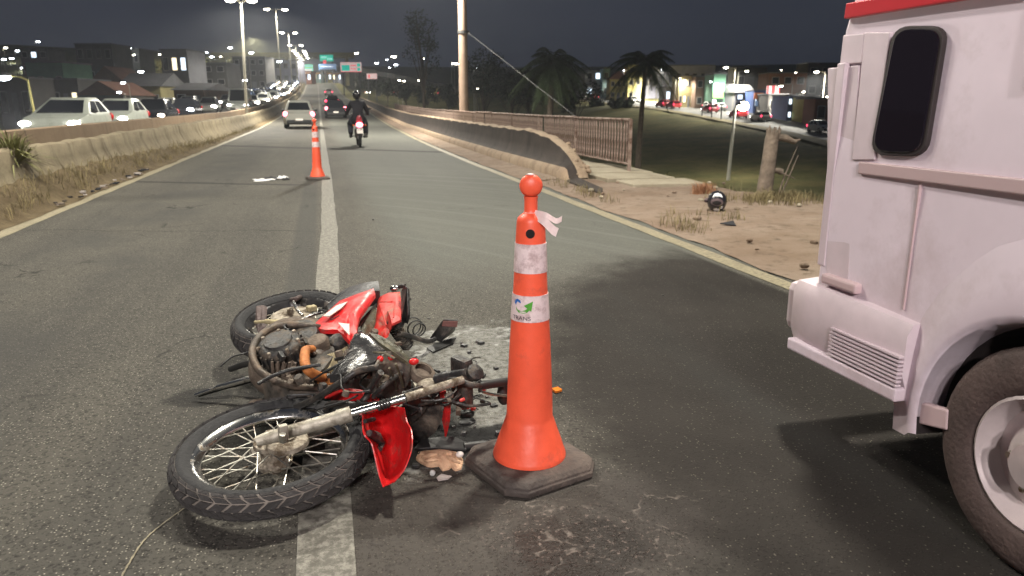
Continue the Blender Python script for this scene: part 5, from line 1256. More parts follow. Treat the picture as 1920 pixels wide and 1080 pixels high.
MB().bb(XS + .2, XS + .4, YF + .0, YF + .03, .75, .95).build('headlight', 'clear_bit', vn, world=True, bevel=.02)
MB().bb(XR - .4, XR - .2, YF + .0, YF + .03, .75, .95).build('headlight', 'clear_bit', vn, world=True, bevel=.02)
for yy in (.6, -.6, -1.8):
    MB().slab([tumble(XS, yy, 1.2) - Vector((-.012, 0, 0)), tumble(XS, yy - .8, 1.2) - Vector((-.012, 0, 0)), tumble(XS, yy - .8, 1.40) - Vector((-.012, 0, 0)), tumble(XS, yy, 1.40) - Vector((-.012, 0, 0))], (-.02, 0, 0)).build('side_panel', 'van_trim', vn, world=True, bevel=.005)
# ------------------------------------------------------------------ plants
def leaf_mat(name, a, b, rough=.7):
    m = mat(name, a, rough, var=.5, vscale=1.2); return m
leaf_mat('palm_leaf', (.05, .075, .028), None); leaf_mat('tree_leaf', (.045, .06, .03), None); leaf_mat('dry_leaf', (.14, .14, .045), None); mat('bark', (.13, .10, .075), .9, var=.4, vscale=6, bump=.7, bscale=14)
mat('dry_grass', (.18, .145, .07), .9, var=.7, vscale=3); mat('dead_grass', (.33, .16, .08), .9, var=.3, vscale=6)
mat('stump', (.165, .13, .10), .9, var=.4, vscale=8, bump=.8, bscale=18); mat('valley_blade', (.15, .13, .06), .9, var=.4, vscale=.6)
def palm(base, h, r, lean, seed, label):
    rd = random.Random(seed); t = thing('palm_tree', label, 'palm tree', base); pts = [Vector((lean * (k / 8) ** 1.6, 0, h * k / 8)) for k in range(9)]
    MB().tube([pts[0] - Vector((0, 0, .5))] + pts, [.3] + [.27 - .10 * k / 8 for k in range(9)], 10).build('trunk', 'bark', t, smooth=60)
    top = pts[-1]
    for i in range(34):
        a = i * 2.4 + rd.uniform(-.2, .2); el = rd.uniform(-.5, 1.25); L_ = r * rd.uniform(.85, 1.15); d = Vector((math.cos(a), math.sin(a), 0)); sp = []
        for k in range(11):
            s_ = k / 10; sp.append(top + d * L_ * s_ * math.cos(el * (1 - .3 * s_)) + Vector((0, 0, L_ * (s_ * math.sin(el) - .75 * s_ * s_))))
        b = MB().tube(sp, [.035 - .003 * k for k in range(11)], 4); side_ = Vector((-d.y, d.x, 0))
        for k in range(1, 40):
            s_ = k / 40 * 10; j = min(9, int(s_)); q = sp[j].lerp(sp[j + 1], s_ - j); tg = (sp[j + 1] - sp[j]).normalized(); ll = .62 * r / 2.6 * math.sin(math.pi * (.12 + .86 * k / 40)) + .08
            for sg in (-1, 1):
                e = q + side_ * sg * ll * .75 + tg * ll * .45 - Vector((0, 0, ll * rd.uniform(.3, .7))); n = tg * .05
                b.add([q - n, q + n, e], [(0, 1, 2)])
        b.build('frond', 'palm_leaf', t)
    return t
def tree(base, h, rx_, rz_, seed, label, n=2600, leaf=.16, m='tree_leaf', group=None, cat='tree', name='tree'):
    rd = np.random.default_rng(seed); t = thing(name, label, cat, base, 0, group); r2 = random.Random(seed)
    tr = MB(); tr.tube([(0, 0, -.6), (.05, 0, h * .3), (0, .1, h * .6)], [.05 * h * .35, .035 * h * .4, .02 * h * .4], 8)
    cl = []
    for i in range(11):
        a = r2.uniform(0, 6.28); rr = rx_ * r2.uniform(.15, .85); z = h - rz_ + rz_ * r2.uniform(-.8, .85) * math.sqrt(max(.05, 1 - (rr / rx_) ** 2))
        c = Vector((rr * math.cos(a), rr * math.sin(a), z)); cl.append((c, r2.uniform(.28, .5) * rx_)); s0 = Vector((0, .05, h * r2.uniform(.25, .55)))
        tr.tube([s0, s0.lerp(c, .5) + Vector((0, 0, .2)), c], [.016 * h * .5, .009 * h * .5, .004 * h], 5)
    tr.build('trunk', 'bark', t, smooth=60)
    vs = []; fs = []
    for i in range(n):
        c, r = cl[i % len(cl)]; d = rd.normal(size=3); d /= np.linalg.norm(d); p_ = np.array(c) + d * r * rd.uniform(.5, 1.08); 
        u_ = rd.normal(size=3); u_ /= np.linalg.norm(u_); w_ = np.cross(u_, d); w_ /= (np.linalg.norm(w_) + 1e-6); s_ = leaf * rd.uniform(.6, 1.4)
        k = len(vs); vs += [p_ - u_ * s_, p_ + w_ * s_ * .5, p_ + u_ * s_, p_ - w_ * s_ * .5]; fs.append((k, k + 1, k + 2, k + 3))
    b = MB(); b.v = [Vector(q) for q in vs]; b.f = fs; b.build('crown', m, t); return t
def at_ground(px, py, d):
    q = PC(px, py, d); return q
def palm_at(px, pyt, d, r, lean, seed, label):
    top = PC(px, pyt, d); g = land(top.x, top.y); palm((top.x - lean, top.y, g), top.z - g, r, lean, seed, label)
palm_at(1036, 118, 52, 2.9, .2, 3, 'palm tree rising from the valley just behind the pedestrian railing')
palm_at(1211, 120, 62, 3.3, .35, 8, 'slender palm tree in the valley in front of the side street houses')
def tree_at(px, pyt, d, rx_, rz_, seed, label, **k):
    top = PC(px, pyt, d); g = land(top.x, top.y); tree((top.x, top.y, g), top.z - g, rx_, rz_, seed, label, **k)
TG = 'dark trees beyond the railing'
tree_at(905, 98, 95, 3.4, 3.0, 1, 'dark leafy tree directly behind the utility pole, tallest of its clump', group=TG)
tree_at(960, 118, 92, 3.6, 2.8, 2, 'dark leafy tree between the utility pole and the nearer palm', group=TG)
tree_at(1080, 150, 95, 3.0, 2.2, 4, 'low dark tree just right of the nearer palm trunk', group=TG)
tree_at(990, 135, 98, 3.2, 2.4, 5, 'broad dark tree right behind the nearer palm crown', group=TG)
tree_at(790, 18, 120, 4.2, 5.5, 6, 'tall thin-leaved tree against the sky left of the utility pole', n=1500, leaf=.2)
rd = random.Random(31)
for i, (px, py, d) in enumerate(((690, 140, 200), (725, 146, 190), (760, 150, 180), (800, 158, 170), (840, 160, 165), (1160, 180, 150), (1175, 182, 150), (1120, 178, 160))):
    tree_at(px, py, d, 3.2 if i < 5 else 2.0, 2.2 if i < 5 else 1.5, 40 + i, 'low dark bush on the slope beside the ramp' if i < 5 else 'clipped shrub along the side street verge', n=900, leaf=.28, group='bushes by the ramp' if i < 5 else 'shrubs by the side street', cat='bush', name='bush')
for i, (px, py, d, r) in enumerate(((40, 108, 230, 9), (120, 120, 260, 8), (210, 122, 240, 8), (290, 118, 250, 9), (395, 112, 260, 9), (440, 128, 230, 7), (520, 125, 300, 9))):
    tree_at(px, py, d, r, r * .6, 60 + i, 'dark tree among the houses on the unlit hillside', n=1300, leaf=.6, group='trees on the dark hillside')
def blades(spots, name, m, seed, hh=(.1, .35), n=14, w=.008, spread=.1):
    rd = random.Random(seed); b = MB()
    for c in spots:
        for _ in range(n):
            a = rd.uniform(0, 6.28); q = Vector(c) + Vector((rd.gauss(0, spread), rd.gauss(0, spread), -.01)); h = rd.uniform(*hh); l = Vector((math.cos(a), math.sin(a), 0)); s_ = Vector((-l.y, l.x, 0)) * w
            md = q + l * h * .2 + Vector((0, 0, h * .6)); b.add([q - s_, q + s_, md + s_ * .7, md - s_ * .7, q + l * h * rd.uniform(.4, .9) + Vector((0, 0, h * rd.uniform(.7, 1)))], [(0, 1, 2, 3), (3, 2, 4)])
    return tag(b.build(name, m), kind='stuff')
rd = random.Random(5)
def msoil(x, y): return zr(y) + .01 + (.27 * (1 - sm(13, 34, y)) + .06) * sm(.15, 1, (-3.42 - x) / .58)
sp1 = [(x, y, msoil(x, y)) for x, y in [(rd.uniform(-3.95, -3.62), 7 + 40 * rd.random() ** 1.6) for _ in range(380)]]
o = blades(sp1, 'dry_grass', 'dry_grass', 1, (.04, .22), 10, .005, .07); tag(o, 'dry straw grass along the foot of the low median barrier', 'grass')
sp2 = [(x, y, .05) for x, y in [(6.15 + rd.gauss(0, .28), 9.1 + rd.gauss(0, .2)) for _ in range(110)]] + [(4.55 + rd.gauss(0, .15), 7.9 + rd.gauss(0, .2), .03) for _ in range(6)] + [(re_(y) + .45 + rd.gauss(0, .12), y, .03) for y in [rd.uniform(7, 12.6) for _ in range(26)]]
o = blades(sp2, 'dry_grass', 'dry_grass', 2, (.04, .2), 12, .004, .06); tag(o, 'dry yellow grass tufts on the edge of the dirt verge', 'grass')
sp3 = []
for _ in range(3600):
    y = 6 + 45 * rd.random() ** 1.3; x = xe(y) + .6 + 22 * rd.random() ** 1.2; sp3.append((x, y, land(x, y)))
o = blades(sp3, 'valley_grass', 'valley_blade', 3, (.12, .45), 6, .02, .3); tag(o, 'dark rough grass covering the valley below the verge', 'grass')
# spiky bush at the median's near end
t = thing('spiky_bush', 'spiky yellow-green bush growing out of the near end of the median', 'bush', (-4.2, 11.9, .5))
for i in range(300):
    a = rd.uniform(0, 6.28); el = rd.uniform(.1, 1.4); L_ = rd.uniform(.4, .85); d = Vector((math.cos(a) * math.cos(el), math.sin(a) * math.cos(el), math.sin(el))); s_ = Vector((-math.sin(a), math.cos(a), 0)) * .011; p1 = d * L_ * .55; p2 = d * L_ + Vector((0, 0, -.3 * L_))
    MB().add([-s_, s_, p1 + s_ * .9, p2, p1 - s_ * .9], [(0, 1, 2, 4), (4, 2, 3)]).build('leaf', 'dry_leaf', t)
# dead tuft by the walkway
o = blades([Vector(P(1318, 368, .0)) + Vector((rd.gauss(0, .07), rd.gauss(0, .05), .02)) for _ in range(30)], 'dead_shrub', 'dead_grass', 7, (.1, .26), 12, .004, .04); del o['kind']; tag(o, 'rust-coloured dead shrub beside the helmet', 'shrub')
# broken post with splintered top and a snapped branch
sp_ = P(1428, 372); sp_ = Vector((6.42, 9.9, 0)); t = thing('broken_post', 'broken weathered trunk standing in dry grass on the verge edge', 'tree trunk', sp_)
MB().tube([(0, 0, -.5), (.0, 0, .15), (.03, 0, .5), (.05, 0, .85), (.07, 0, .95)], [.125, .115, .105, .10, .085], 12).build('trunk', 'stump', t, smooth=60)
for i in range(9):
    a = i * .7; MB().tube([(.06 + .07 * math.cos(a), .07 * math.sin(a), .88), (.07 + .10 * math.cos(a), .1 * math.sin(a), .98 + .08 * random.random())], [.03, .008], 5).build('splinter', 'stump', t)
MB().tube([(.08, 0, .88), (.25, -.05, .86), (.42, -.02, .80), (.5, -.05, .84)], [.05, .055, .04, .01], 8).build('snag', 'stump', t, smooth=60)
MB().tube([(.08, 0, .4), (.2, 0, .38), (.26, 0, .36)], [.03, .045, .05], 8).build('knot', 'stump', t, smooth=60)
for q in (((.2, -.02, -.05), (.32, 0, .3), (.5, 0, .75)), ((.26, 0, -.05), (.4, 0, .3), (.52, 0, .6)), ((.22, -.03, .36), (.36, -.05, .30), (.46, -.05, .26))):
    MB().tube(q, [.014, .012, .006], 6).build('cane', 'stump', t)
# litter and stones on the verges
rd = random.Random(77)
for i in range(46):
    x, y = rd.uniform(3.8, 6.6), rd.uniform(5, 12); r = rd.uniform(.015, .05)
    tag(MB().ell((x, y, .04 + r * .3), (r, r * rd.uniform(.7, 1.3), r * .6), Matrix.Rotation(rd.random() * 3, 3, 'Z'), 7, 5).build('stone', 'red_soil' if i % 3 else 'slab_concrete'), 'small stone lying on the dirt verge', 'stone', 'stones on the dirt verge')
tag(MB().slab([P(590 + 760, 420, .05), P(1375, 415, .06), P(1380, 424, .04)], (0, 0, .01)).build('litter', 'cloth_black'), 'dark scrap of litter on the dirt verge', 'litter')
tag(MB().shell([[P(8, 400, .05), P(20, 397, .09)], [P(12, 404, .06), P(26, 401, .05)]], .004).build('litter', 'cloth_white'), 'white paper litter at the foot of the median barrier', 'litter')
for i in range(40):
    x, y = rd.uniform(-3.6, -3.42), rd.uniform(11, 17); r = rd.uniform(.015, .06)
    tag(MB().box((x, y, .03 + r * .3), (r * 1.6, r * rd.uniform(.5, 2.5), r * .5), Matrix.Rotation(rd.random() * 3, 3, 'Z')).build('rubbish_scrap', rd.choice(('cloth_black', 'stump', 'paper_grey'))), 'dark rubbish scrap along the edge of the median soil', 'litter', 'rubbish along the median')

# ------------------------------------------------------------------ far side: lamps, houses, cars, signs
mat('pole_white', (.80, .78, .70), .6)
mat('win_dark', (.02, .022, .025), .2); mat('win_lit', (.8, .7, .5), .5, emit=(1, .85, .55), es=2.2); mat('win_cool', (.7, .8, .9), .5, emit=(.7, .85, 1), es=2.5)
for n_, c_ in (('wall_yellow', (.52, .46, .17)), ('wall_teal', (.22, .32, .32)), ('wall_white', (.55, .55, .52)), ('wall_grey', (.20, .20, .22)), ('wall_olive', (.36, .31, .15)), ('wall_brown', (.17, .11, .075)), ('wall_green', (.16, .36, .24)), ('wall_blue', (.06, .11, .30)), ('wall_brick', (.26, .12, .085)), ('wall_lilac', (.36, .36, .45)), ('wall_dim', (.12, .115, .11)), ('roof_tile', (.20, .10, .07)), ('roof_grey', (.16, .16, .17)), ('metal_door', (.20, .21, .22))):
    mat(n_, c_, .85, var=.18, vscale=.6, bump=.2, bscale=3)
def house(x0, x1, yt, yb, d, wall, label, depth=7., roof='flat', rows=2, cols=3, lit=(), door=True, awn=None, group=None, name='house', rz_off=0.):
    a, b = PC(x0, yb, d), PC(x1, yb, d); c = (a + b) / 2; g = min(land(c.x, c.y), c.z); top = PC((x0 + x1) / 2, yt, d).z
    wv_ = (b - a); wv_.z = 0; w = wv_.length; u_ = wv_.normalized(); rz = math.atan2(u_.y, u_.x) + rz_off; h = top - g
    t = thing(name, label, 'house' if name == 'house' else name.split('_')[-1], (c.x, c.y, g), rz, group)
    hb = h if roof == 'flat' else h * .72
    MB().bb(-w / 2, w / 2, 0, depth, -1, hb).build('wall', wall, t)
    if roof == 'flat': MB().bb(-w / 2 - .15, w / 2 + .15, -.15, depth + .1, hb + .003, hb + .22).build('roof', 'roof_grey', t)
    elif roof == 'gable':
        MB().add([(-w / 2 - .3, -.35, hb), (w / 2 + .3, -.35, hb), (w / 2 + .3, depth + .3, hb), (-w / 2 - .3, depth + .3, hb), (0, -.35, h), (0, depth + .3, h)], [(0, 1, 4), (2, 3, 5), (1, 2, 5, 4), (3, 0, 4, 5), (0, 3, 2, 1)]).build('roof', 'roof_tile', t)
    else:
        MB().add([(-w / 2 - .3, -.35, hb), (w / 2 + .3, -.35, hb), (w / 2 + .3, depth + .3, hb), (-w / 2 - .3, depth + .3, hb), (-w / 2 - .3, depth / 2, h), (w / 2 + .3, depth / 2, h)], [(0, 1, 5, 4), (2, 3, 4, 5), (1, 2, 5), (3, 0, 4), (0, 3, 2, 1)]).build('roof', 'roof_grey', t)
    k = 0; fh = hb / rows
    for r in range(rows):
        for cc in range(cols):
            wx = -w / 2 + w * (cc + .5) / cols; ww = min(w / cols * .5, 1.6); wz = fh * r + fh * .38; wh_ = fh * .38
            if r == 0 and door and cc == cols // 2:
                MB().bb(wx - ww * .55, wx + ww * .55, -.03, .05, 0.02, fh * .75).build('door', 'metal_door', t); continue
            m_ = lit[k % len(lit)] if lit else 'win_dark'; k += 1
            fr = MB().bb(wx - ww / 2 - .08, wx + ww / 2 + .08, -.045, .03, wz - .08, wz + wh_ + .08).build('window', 'wall_white', t); MB().bb(wx - ww / 2, wx + ww / 2, -.065, -.02, wz, wz + wh_).build('pane', m_, fr)
    if awn: MB().slab([(-w / 2, -.02, fh * .95), (w / 2, -.02, fh * .95), (w / 2, -1.2, fh * .78), (-w / 2, -1.2, fh * .78)], (0, 0, .08)).build('awning', awn, t)
    return t
D_ = ('win_dark',)
house(1098, 1128, 131, 160, 205, 'wall_white', 'white flat-roofed house at the bend of the side street', rows=2, cols=2, lit=('win_cool', 'win_dark'))
house(1060, 1096, 138, 172, 190, 'wall_dim', 'unlit grey house behind the nearer palm crown', rows=1, cols=2, lit=D_)
house(1129, 1143, 130, 168, 200, 'wall_teal', 'narrow teal house beside the white flat-roofed house', rows=2, cols=1, lit=D_, door=False)
house(1143, 1176, 133, 178, 185, 'wall_yellow', 'yellow house with grey gabled roof on the side street', roof='gable', rows=2, cols=3, lit=D_)
house(1177, 1203, 122, 172, 180, 'wall_yellow', 'tall yellow building behind the slender palm crown', rows=3, cols=2, lit=D_)
house(1204, 1338, 124, 178, 200, 'wall_lilac', 'long pale lilac warehouse behind the side street houses', depth=14, rows=1, cols=9, lit=D_, door=False, name='warehouse')
house(1246, 1270, 164, 196, 160, 'wall_white', 'low pale shop with plain front beside the olive building', rows=1, cols=2, lit=('win_cool',))
house(1271, 1301, 143, 203, 150, 'wall_olive', 'two-storey olive building with pale shutters on the side street', rows=2, cols=4, lit=('win_dark', 'win_lit', 'win_dark'))
house(1302, 1334, 145, 206, 147, 'wall_brown', 'dark brown two-storey building right of the olive one', rows=2, cols=2, lit=D_)
gs = house(1335, 1357, 140, 209, 140, 'wall_green', 'green shop with glowing sign panel on the side street', rows=1, cols=2, lit=('win_cool', 'win_dark'))
house(1358, 1376, 160, 212, 140, 'wall_grey', 'narrow grey building beside the green shop', rows=2, cols=1, lit=D_, door=False)
house(1377, 1410, 158, 213, 133, 'wall_grey', 'blue-grey house with hipped roof behind the slim white lamp pole', roof='hip', rows=2, cols=2, lit=('win_dark', 'win_cool'))
house(1411, 1436, 170, 214, 128, 'wall_blue', 'blue workshop with open lit door under an orange panel', rows=1, cols=2, lit=('win_cool', 'win_lit'))
house(1438, 1474, 178, 220, 122, 'wall_dim', 'low dim building covered by shrubs', rows=1, cols=2, lit=D_)
house(1474, 1502, 180, 228, 112, 'wall_blue', 'blue metal gate building with pale upper grille', rows=2, cols=3, lit=('win_cool', 'win_dark'), name='gate_building')
house(1503, 1523, 183, 234, 108, 'wall_yellow', 'yellow roller-door building next to the blue gate', rows=1, cols=1, lit=D_)
house(1524, 1600, 186, 242, 104, 'wall_brick', 'brick-red wall building at the end of the side street', rows=1, cols=3, lit=D_, door=False)
house(1440, 1510, 138, 180, 150, 'wall_brick', 'dark brick house on the rise above the blue gate', rows=2, cols=3, lit=D_)
house(1510, 1600, 120, 182, 170, 'wall_dim', 'unlit house on the rise behind the brick wall', rows=2, cols=4, lit=D_)
house(1380, 1436, 128, 160, 165, 'wall_dim', 'unlit pale house above the blue-grey hipped house', rows=1, cols=3, lit=('win_dark', 'win_dark', 'win_lit'))
# glowing shop signs: their boxes and patterns
def sign(name, label, x0, x1, y0, y1, d, m, posts=0, kind='sign', bits=(), group=None):
    a, b = PC(x0, y1, d), PC(x1, y1, d); c = (a + b) / 2; top = PC((x0 + x1) / 2, y0, d).z; u_ = b - a; u_.z = 0; w = u_.length; rz = math.atan2(u_.y, u_.x); g = land(c.x, c.y) if c.x > xe(c.y) or c.x < -13.6 else zr(c.y)
    t = thing(name, label, kind, (c.x, c.y, g), rz, group); z0, z1 = c.z - g, top - g; pn = MB().bb(-w / 2, w / 2, -.1, .1, z0, z1).build('panel', m, t)
    for (u0, u1, v0, v1, mm) in bits: MB().bb(-w / 2 + w * u0, -w / 2 + w * u1, -.13, -.09, z0 + (z1 - z0) * v0, z0 + (z1 - z0) * v1).build('marking', mm, pn)
    for k in range(posts):
        x = (-w * .4 + w * .8 * k / max(1, posts - 1)) if posts > 1 else 0; MB().bb(x - .12, x + .12, .12, .34, 0, z1 - .1).build('post', 'lamp_dark', t)
    return t
mat('sign_mint', (.3, .7, .55), .5, emit=(.35, .95, .72), es=.75); mat('sign_green', (.25, .5, .15), .5, emit=(.3, .65, .16), es=.5); mat('sign_white', (.8, .8, .8), .5, emit=(1, .95, .9), es=.9); mat('sign_red', (.6, .05, .06), .5, emit=(1, .1, .12), es=.7)
mat('sign_orange', (.6, .2, .08), .5, emit=(1, .3, .1), es=.18); mat('sign_blue', (.1, .2, .4), .5, emit=(.35, .5, .75), es=.28); mat('sign_teal', (.02, .42, .32), .5, emit=(.0, .8, .6), es=.45); mat('sign_pink', (.7, .5, .48), .5, emit=(1, .68, .66), es=.5); mat('sign_dark', (.03, .035, .05), .6)
sign('shop_sign', 'glowing mint and green sign panel on the green shop front', 1336, 1356, 157, 184, 138, 'sign_mint', 0, 'sign', ((0, 1, 0, .45, 'sign_green'), (.1, .5, .55, .62, 'sign_blue'), (.55, .9, .05, .1, 'sign_white')))
sign('shop_sign', 'bright white lower banner on the green shop front', 1335, 1342, 187, 200, 138, 'sign_white', 0)
sign('shop_sign', 'red and white glowing sign above the dim shrubs', 1437, 1461, 161, 176, 124, 'sign_white', 1, 'sign', ((0, .14, 0, 1, 'sign_red'), (.36, .62, 0, 1, 'sign_red'), (.9, 1, 0, 1, 'sign_red')))
sign('shop_sign', 'plain orange sign panel over the blue workshop door', 1413, 1431, 174, 186, 127, 'sign_orange', 0)
sign('shop_sign', 'pale blue sign with dark letters beside the workshop door', 1416, 1431, 189, 199, 126.5, 'sign_blue', 0, 'sign', ((.4, .7, .2, .8, 'sign_dark'),))
sign('road_sign', 'green and white road sign on posts beside the ramp', 639, 678, 117, 135, 165, 'sign_pink', 2, 'sign', ((.06, .44, .12, .72, 'sign_teal'), (.8, .95, .55, .88, 'sign_teal'), (.8, .95, .1, .42, 'sign_teal'), (.48, .76, .62, .7, 'sign_red'), (.48, .76, .3, .36, 'sign_red'), (0, 1, 0, .05, 'sign_red')))  # road signs glow, in place of headlights thrown back by their sheeting
sign('road_sign', 'green overhead road sign hung from the far overpass', 600, 625, 103, 115, 262, 'sign_teal', 2, 'sign', ((.1, .5, .5, .75, 'sign_mint'), (.55, .92, .25, .5, 'sign_mint')))
sign('billboard', 'pale mint billboard glowing over the queue of cars', 567, 587, 121, 134, 250, 'sign_mint', 2, 'sign', ((0, 1, .48, .6, 'sign_green'), (.05, .9, .0, .3, 'sign_white')))
sign('billboard', 'dark blue banner board under the overhead road sign', 598, 631, 120, 132, 255, 'sign_blue', 2, 'sign', ((.1, .8, .55, .62, 'sign_white'), (.2, .9, .3, .36, 'sign_dark'), (.05, .95, .0, .2, 'sign_dark')))
sign('billboard', 'small pink-white board beyond the ramp sign', 688, 707, 138, 148, 190, 'sign_pink', 2, 'sign', ((.15, .3, .2, .8, 'sign_red'),))
sign('warning_sign', 'small red sign under the overhead road sign', 606, 612, 113, 119, 258, 'sign_red', 1)
# far overpass
ov = thing('overpass', 'long yellow-lit overpass crossing above the far end of the road', 'overpass', (-10, 330, 10))
mat('overpass_concrete', (.34, .30, .18), .9, var=.2, vscale=.2)
za, zb_ = PC(400, 106, 322), PC(690, 103, 322)
def obox(px0, px1, py0, py1, d0, d1, name, m):
    a, b = PC(px0, py0, d0), PC(px1, py0, d0); z0 = PC((px0 + px1) / 2, py1, d0).z; x0, x1 = a.x, b.x
    return MB().slab([Vector((a.x, a.y, z0)), Vector((b.x, b.y, z0)), Vector((b.x, b.y, a.z)), Vector((a.x, a.y, a.z))], (0, d1 - d0, 0)).build(name, m, ov, world=True, fix=True)
obox(395, 664, 100.5, 107, 322, 334, 'deck', 'overpass_concrete'); obox(395, 664, 98.5, 100.3, 322, 322.4, 'parapet', 'wall_olive')
for px in (420, 478, 536, 650): obox(px - 3, px + 3, 107.2, 160, 325, 331, 'pier', 'overpass_concrete')
for i in range(18):
    px = 400 + i * 15; obox(px - .25, px + .25, 96.6, 98.4, 322.1, 322.3, 'rail_post', 'wall_olive')
lamp_light('lamp_light', (-22, 300, 25), 30000, 1, None, (1, .9, .5))  # added light without a lamp body, brightens the overpass face
# ramp viaduct at the right of the far road
vd = thing('ramp_viaduct', 'dark ramp viaduct climbing beyond the green and white road sign', 'viaduct', (30, 230, 4))
pa, pb = PC(655, 122, 250), PC(860, 163, 215)
MB().slab([pa, pb, pb - Vector((0, 0, 1.6)), pa - Vector((0, 0, 1.6))], (3, 8, 0)).build('deck', 'wall_dim', vd, world=True, fix=True)
for k in range(5):
    q = pa.lerp(pb, .1 + .2 * k); g = land(q.x, q.y); MB().bb(q.x - .5, q.x + .5, q.y + 3, q.y + 4.4, g - 1, q.z - 1.65 + .5).build('pier', 'wall_dim', vd, world=True)
# street lamps of the side street
def lamp_at(px, pyt, pyb, d, reach, pw, label, group=None, glow='lamp_glow', head=.4, r=.11):
    top = PC(px, pyt, d); g = land(top.x, top.y) if top.x > xe(top.y) or top.x < -13.6 else zr(top.y)
    return street_lamp((top.x - reach, top.y, g), top.z - g - .2, [(reach, 0)], pw, label, group, glow, r, head)
lamp_at(1364, 126, 215, 132, -1.6, 4200, 'bright street lamp beside the green shop, tallest on the side street', head=.5)
lamp_at(1398, 133, 215, 138, 1.5, 2400, 'street lamp in front of the blue-grey hipped house', head=.42)
lamp_at(1534, 134, 240, 112, -1.3, 11000, 'street lamp beside the yellow roller-door building', head=.46)
lamp_at(1240, 130, 200, 172, 1.0, 12000, 'street lamp in front of the long lilac warehouse', head=.15, glow='lamp_glow_white')
lamp_at(1172, 132, 180, 188, -1.2, 10000, 'street lamp between the two yellow houses', head=.3, glow='lamp_glow_white')
lamp_at(1120, 136, 175, 205, 1.2, 10000, 'street lamp lighting the white flat-roofed house', head=.3, glow='lamp_glow_white')
lamp_at(1091, 129, 170, 200, -1.0, 0, 'small street lamp left of the white flat-roofed house', head=.3)
lamp_at(1274, 146, 203, 148, .8, 1600, 'wall-height lamp at the corner of the olive building', head=.28)
lamp_at(1334, 153, 206, 139, -.8, 0, 'small lamp at the edge of the green shop', head=.3, glow='lamp_glow_white')
lamp_at(1462, 161, 220, 122, .6, 0, 'round warm lamp beside the red and white glowing sign', head=.4)
lamp_at(1505, 172, 228, 110, .5, 0, 'amber lamp over the yellow roller-door building', head=.25)
# slim pole with bright head standing in the valley
q = PC(1380, 200, 58); g = land(q.x, q.y)
street_lamp((q.x - .25, q.y, g), q.z - g - .1, [(.25, 0)], 260, 'slim white lamp pole with bright head rising from the valley', None, 'lamp_glow', .16, .5, .2, 'pole_white')
MB().ell((.9, 0, q.z - g + .02), (.42, .42, .36), None, 14, 10).build('bloom_ball', 'lamp_glow', [o_ for o_ in bpy.data.objects if o_.get('label', '').startswith('slim white lamp pole')][0], smooth=180)  # added glowing ball, sized like the bloom around the lamp head
# lamps on the ramps and hills, small in the picture
FG = 'far lamps on the hill and ramps'
for i, (px, py, d, hd_, gl_) in enumerate(((733, 106, 240, .9, 'lamp_glow'), (664, 100, 250, .7, 'lamp_glow'), (852, 120, 210, .6, 'lamp_glow'), (846, 120, 212, .5, 'lamp_glow'), (789, 111, 230, .5, 'lamp_glow'), (702, 119, 235, .6, 'lamp_glow_white'), (738, 122, 230, .6, 'lamp_glow_white'), (722, 113, 240, .4, 'lamp_glow_white'), (727, 128, 225, .3, 'lamp_glow_white'), (745, 152, 200, .35, 'lamp_glow'), (754, 153, 200, .35, 'lamp_glow'), (782, 152, 195, .3, 'lamp_glow'), (888, 129, 150, .2, 'lamp_glow_white'), (888, 112, 150, .15, 'lamp_glow_white'), (892, 168, 150, .2, 'lamp_glow'), (1216, 143, 190, .25, 'sign_red'), (1488, 138, 145, .2, 'lamp_glow'), (1461, 133, 150, .2, 'lamp_glow'), (1545, 184, 108, .2, 'lamp_glow'))):
    top = PC(px, py, d); g = land(top.x, top.y) if top.x > xe(top.y) else zr(top.y); g = min(g, top.z - 2.5)
    street_lamp((top.x, top.y, g), top.z - g, [(.3, 0)], 0, 'small far lamp shining beyond the ramp and valley', FG, gl_, .08, hd_ * 1.1)
HG = 'lights on the dark hillside'
for i, (px, py) in enumerate(((6, 91), (28, 96), (17, 110), (14, 103), (2, 112), (38, 128), (172, 133), (196, 140), (236, 91), (246, 96), (228, 102), (258, 135), (296, 103), (280, 105), (263, 104), (247, 104), (348, 104), (358, 104), (373, 107), (382, 99), (393, 107), (379, 111), (341, 112), (427, 90), (411, 107), (466, 100), (519, 116), (520, 128), (558, 122), (454, 151), (20, 180), (84, 171), (115, 172), (133, 167), (132, 151), (66, 156), (276, 153), (282, 173), (70, 122), (235, 140), (67, 79))):
    d = 150 + (i * 37) % 130; top = PC(px, py, d); g = min(land(top.x, top.y), top.z - 2.2)
    street_lamp((top.x, top.y, g), top.z - g, [(.25, 0)], 0, 'tiny lamp shining among the dark hillside houses', HG, 'lamp_glow_white' if i % 3 else 'lamp_glow', .06, .4 + .16 * (i % 3))
# floodlit tarpaulin lamp and pale post by the left carriageway
street_lamp(PC(62, 190, 46) * 1 - Vector((0, 0, 1.6)), 2.9, [(-1.0, 0)], 90, 'pale leaning post with broad white lamp beyond the oncoming lanes', None, 'lamp_glow_white', .09, .55, -.12, 'wall_yellow', (.85, .92, 1))
for i, (px, py, d, lab) in enumerate(((242, 160, 60, 'round white lamp over the dark car on the far side'), (235, 178, 58, 'lower round white lamp beside the dark car'))):
    top = PC(px, py, d); g = land(top.x, top.y); street_lamp((top.x, top.y, g), top.z - g, [(-.3, 0)], 0, lab, None, 'lamp_glow_white', .05, .2)
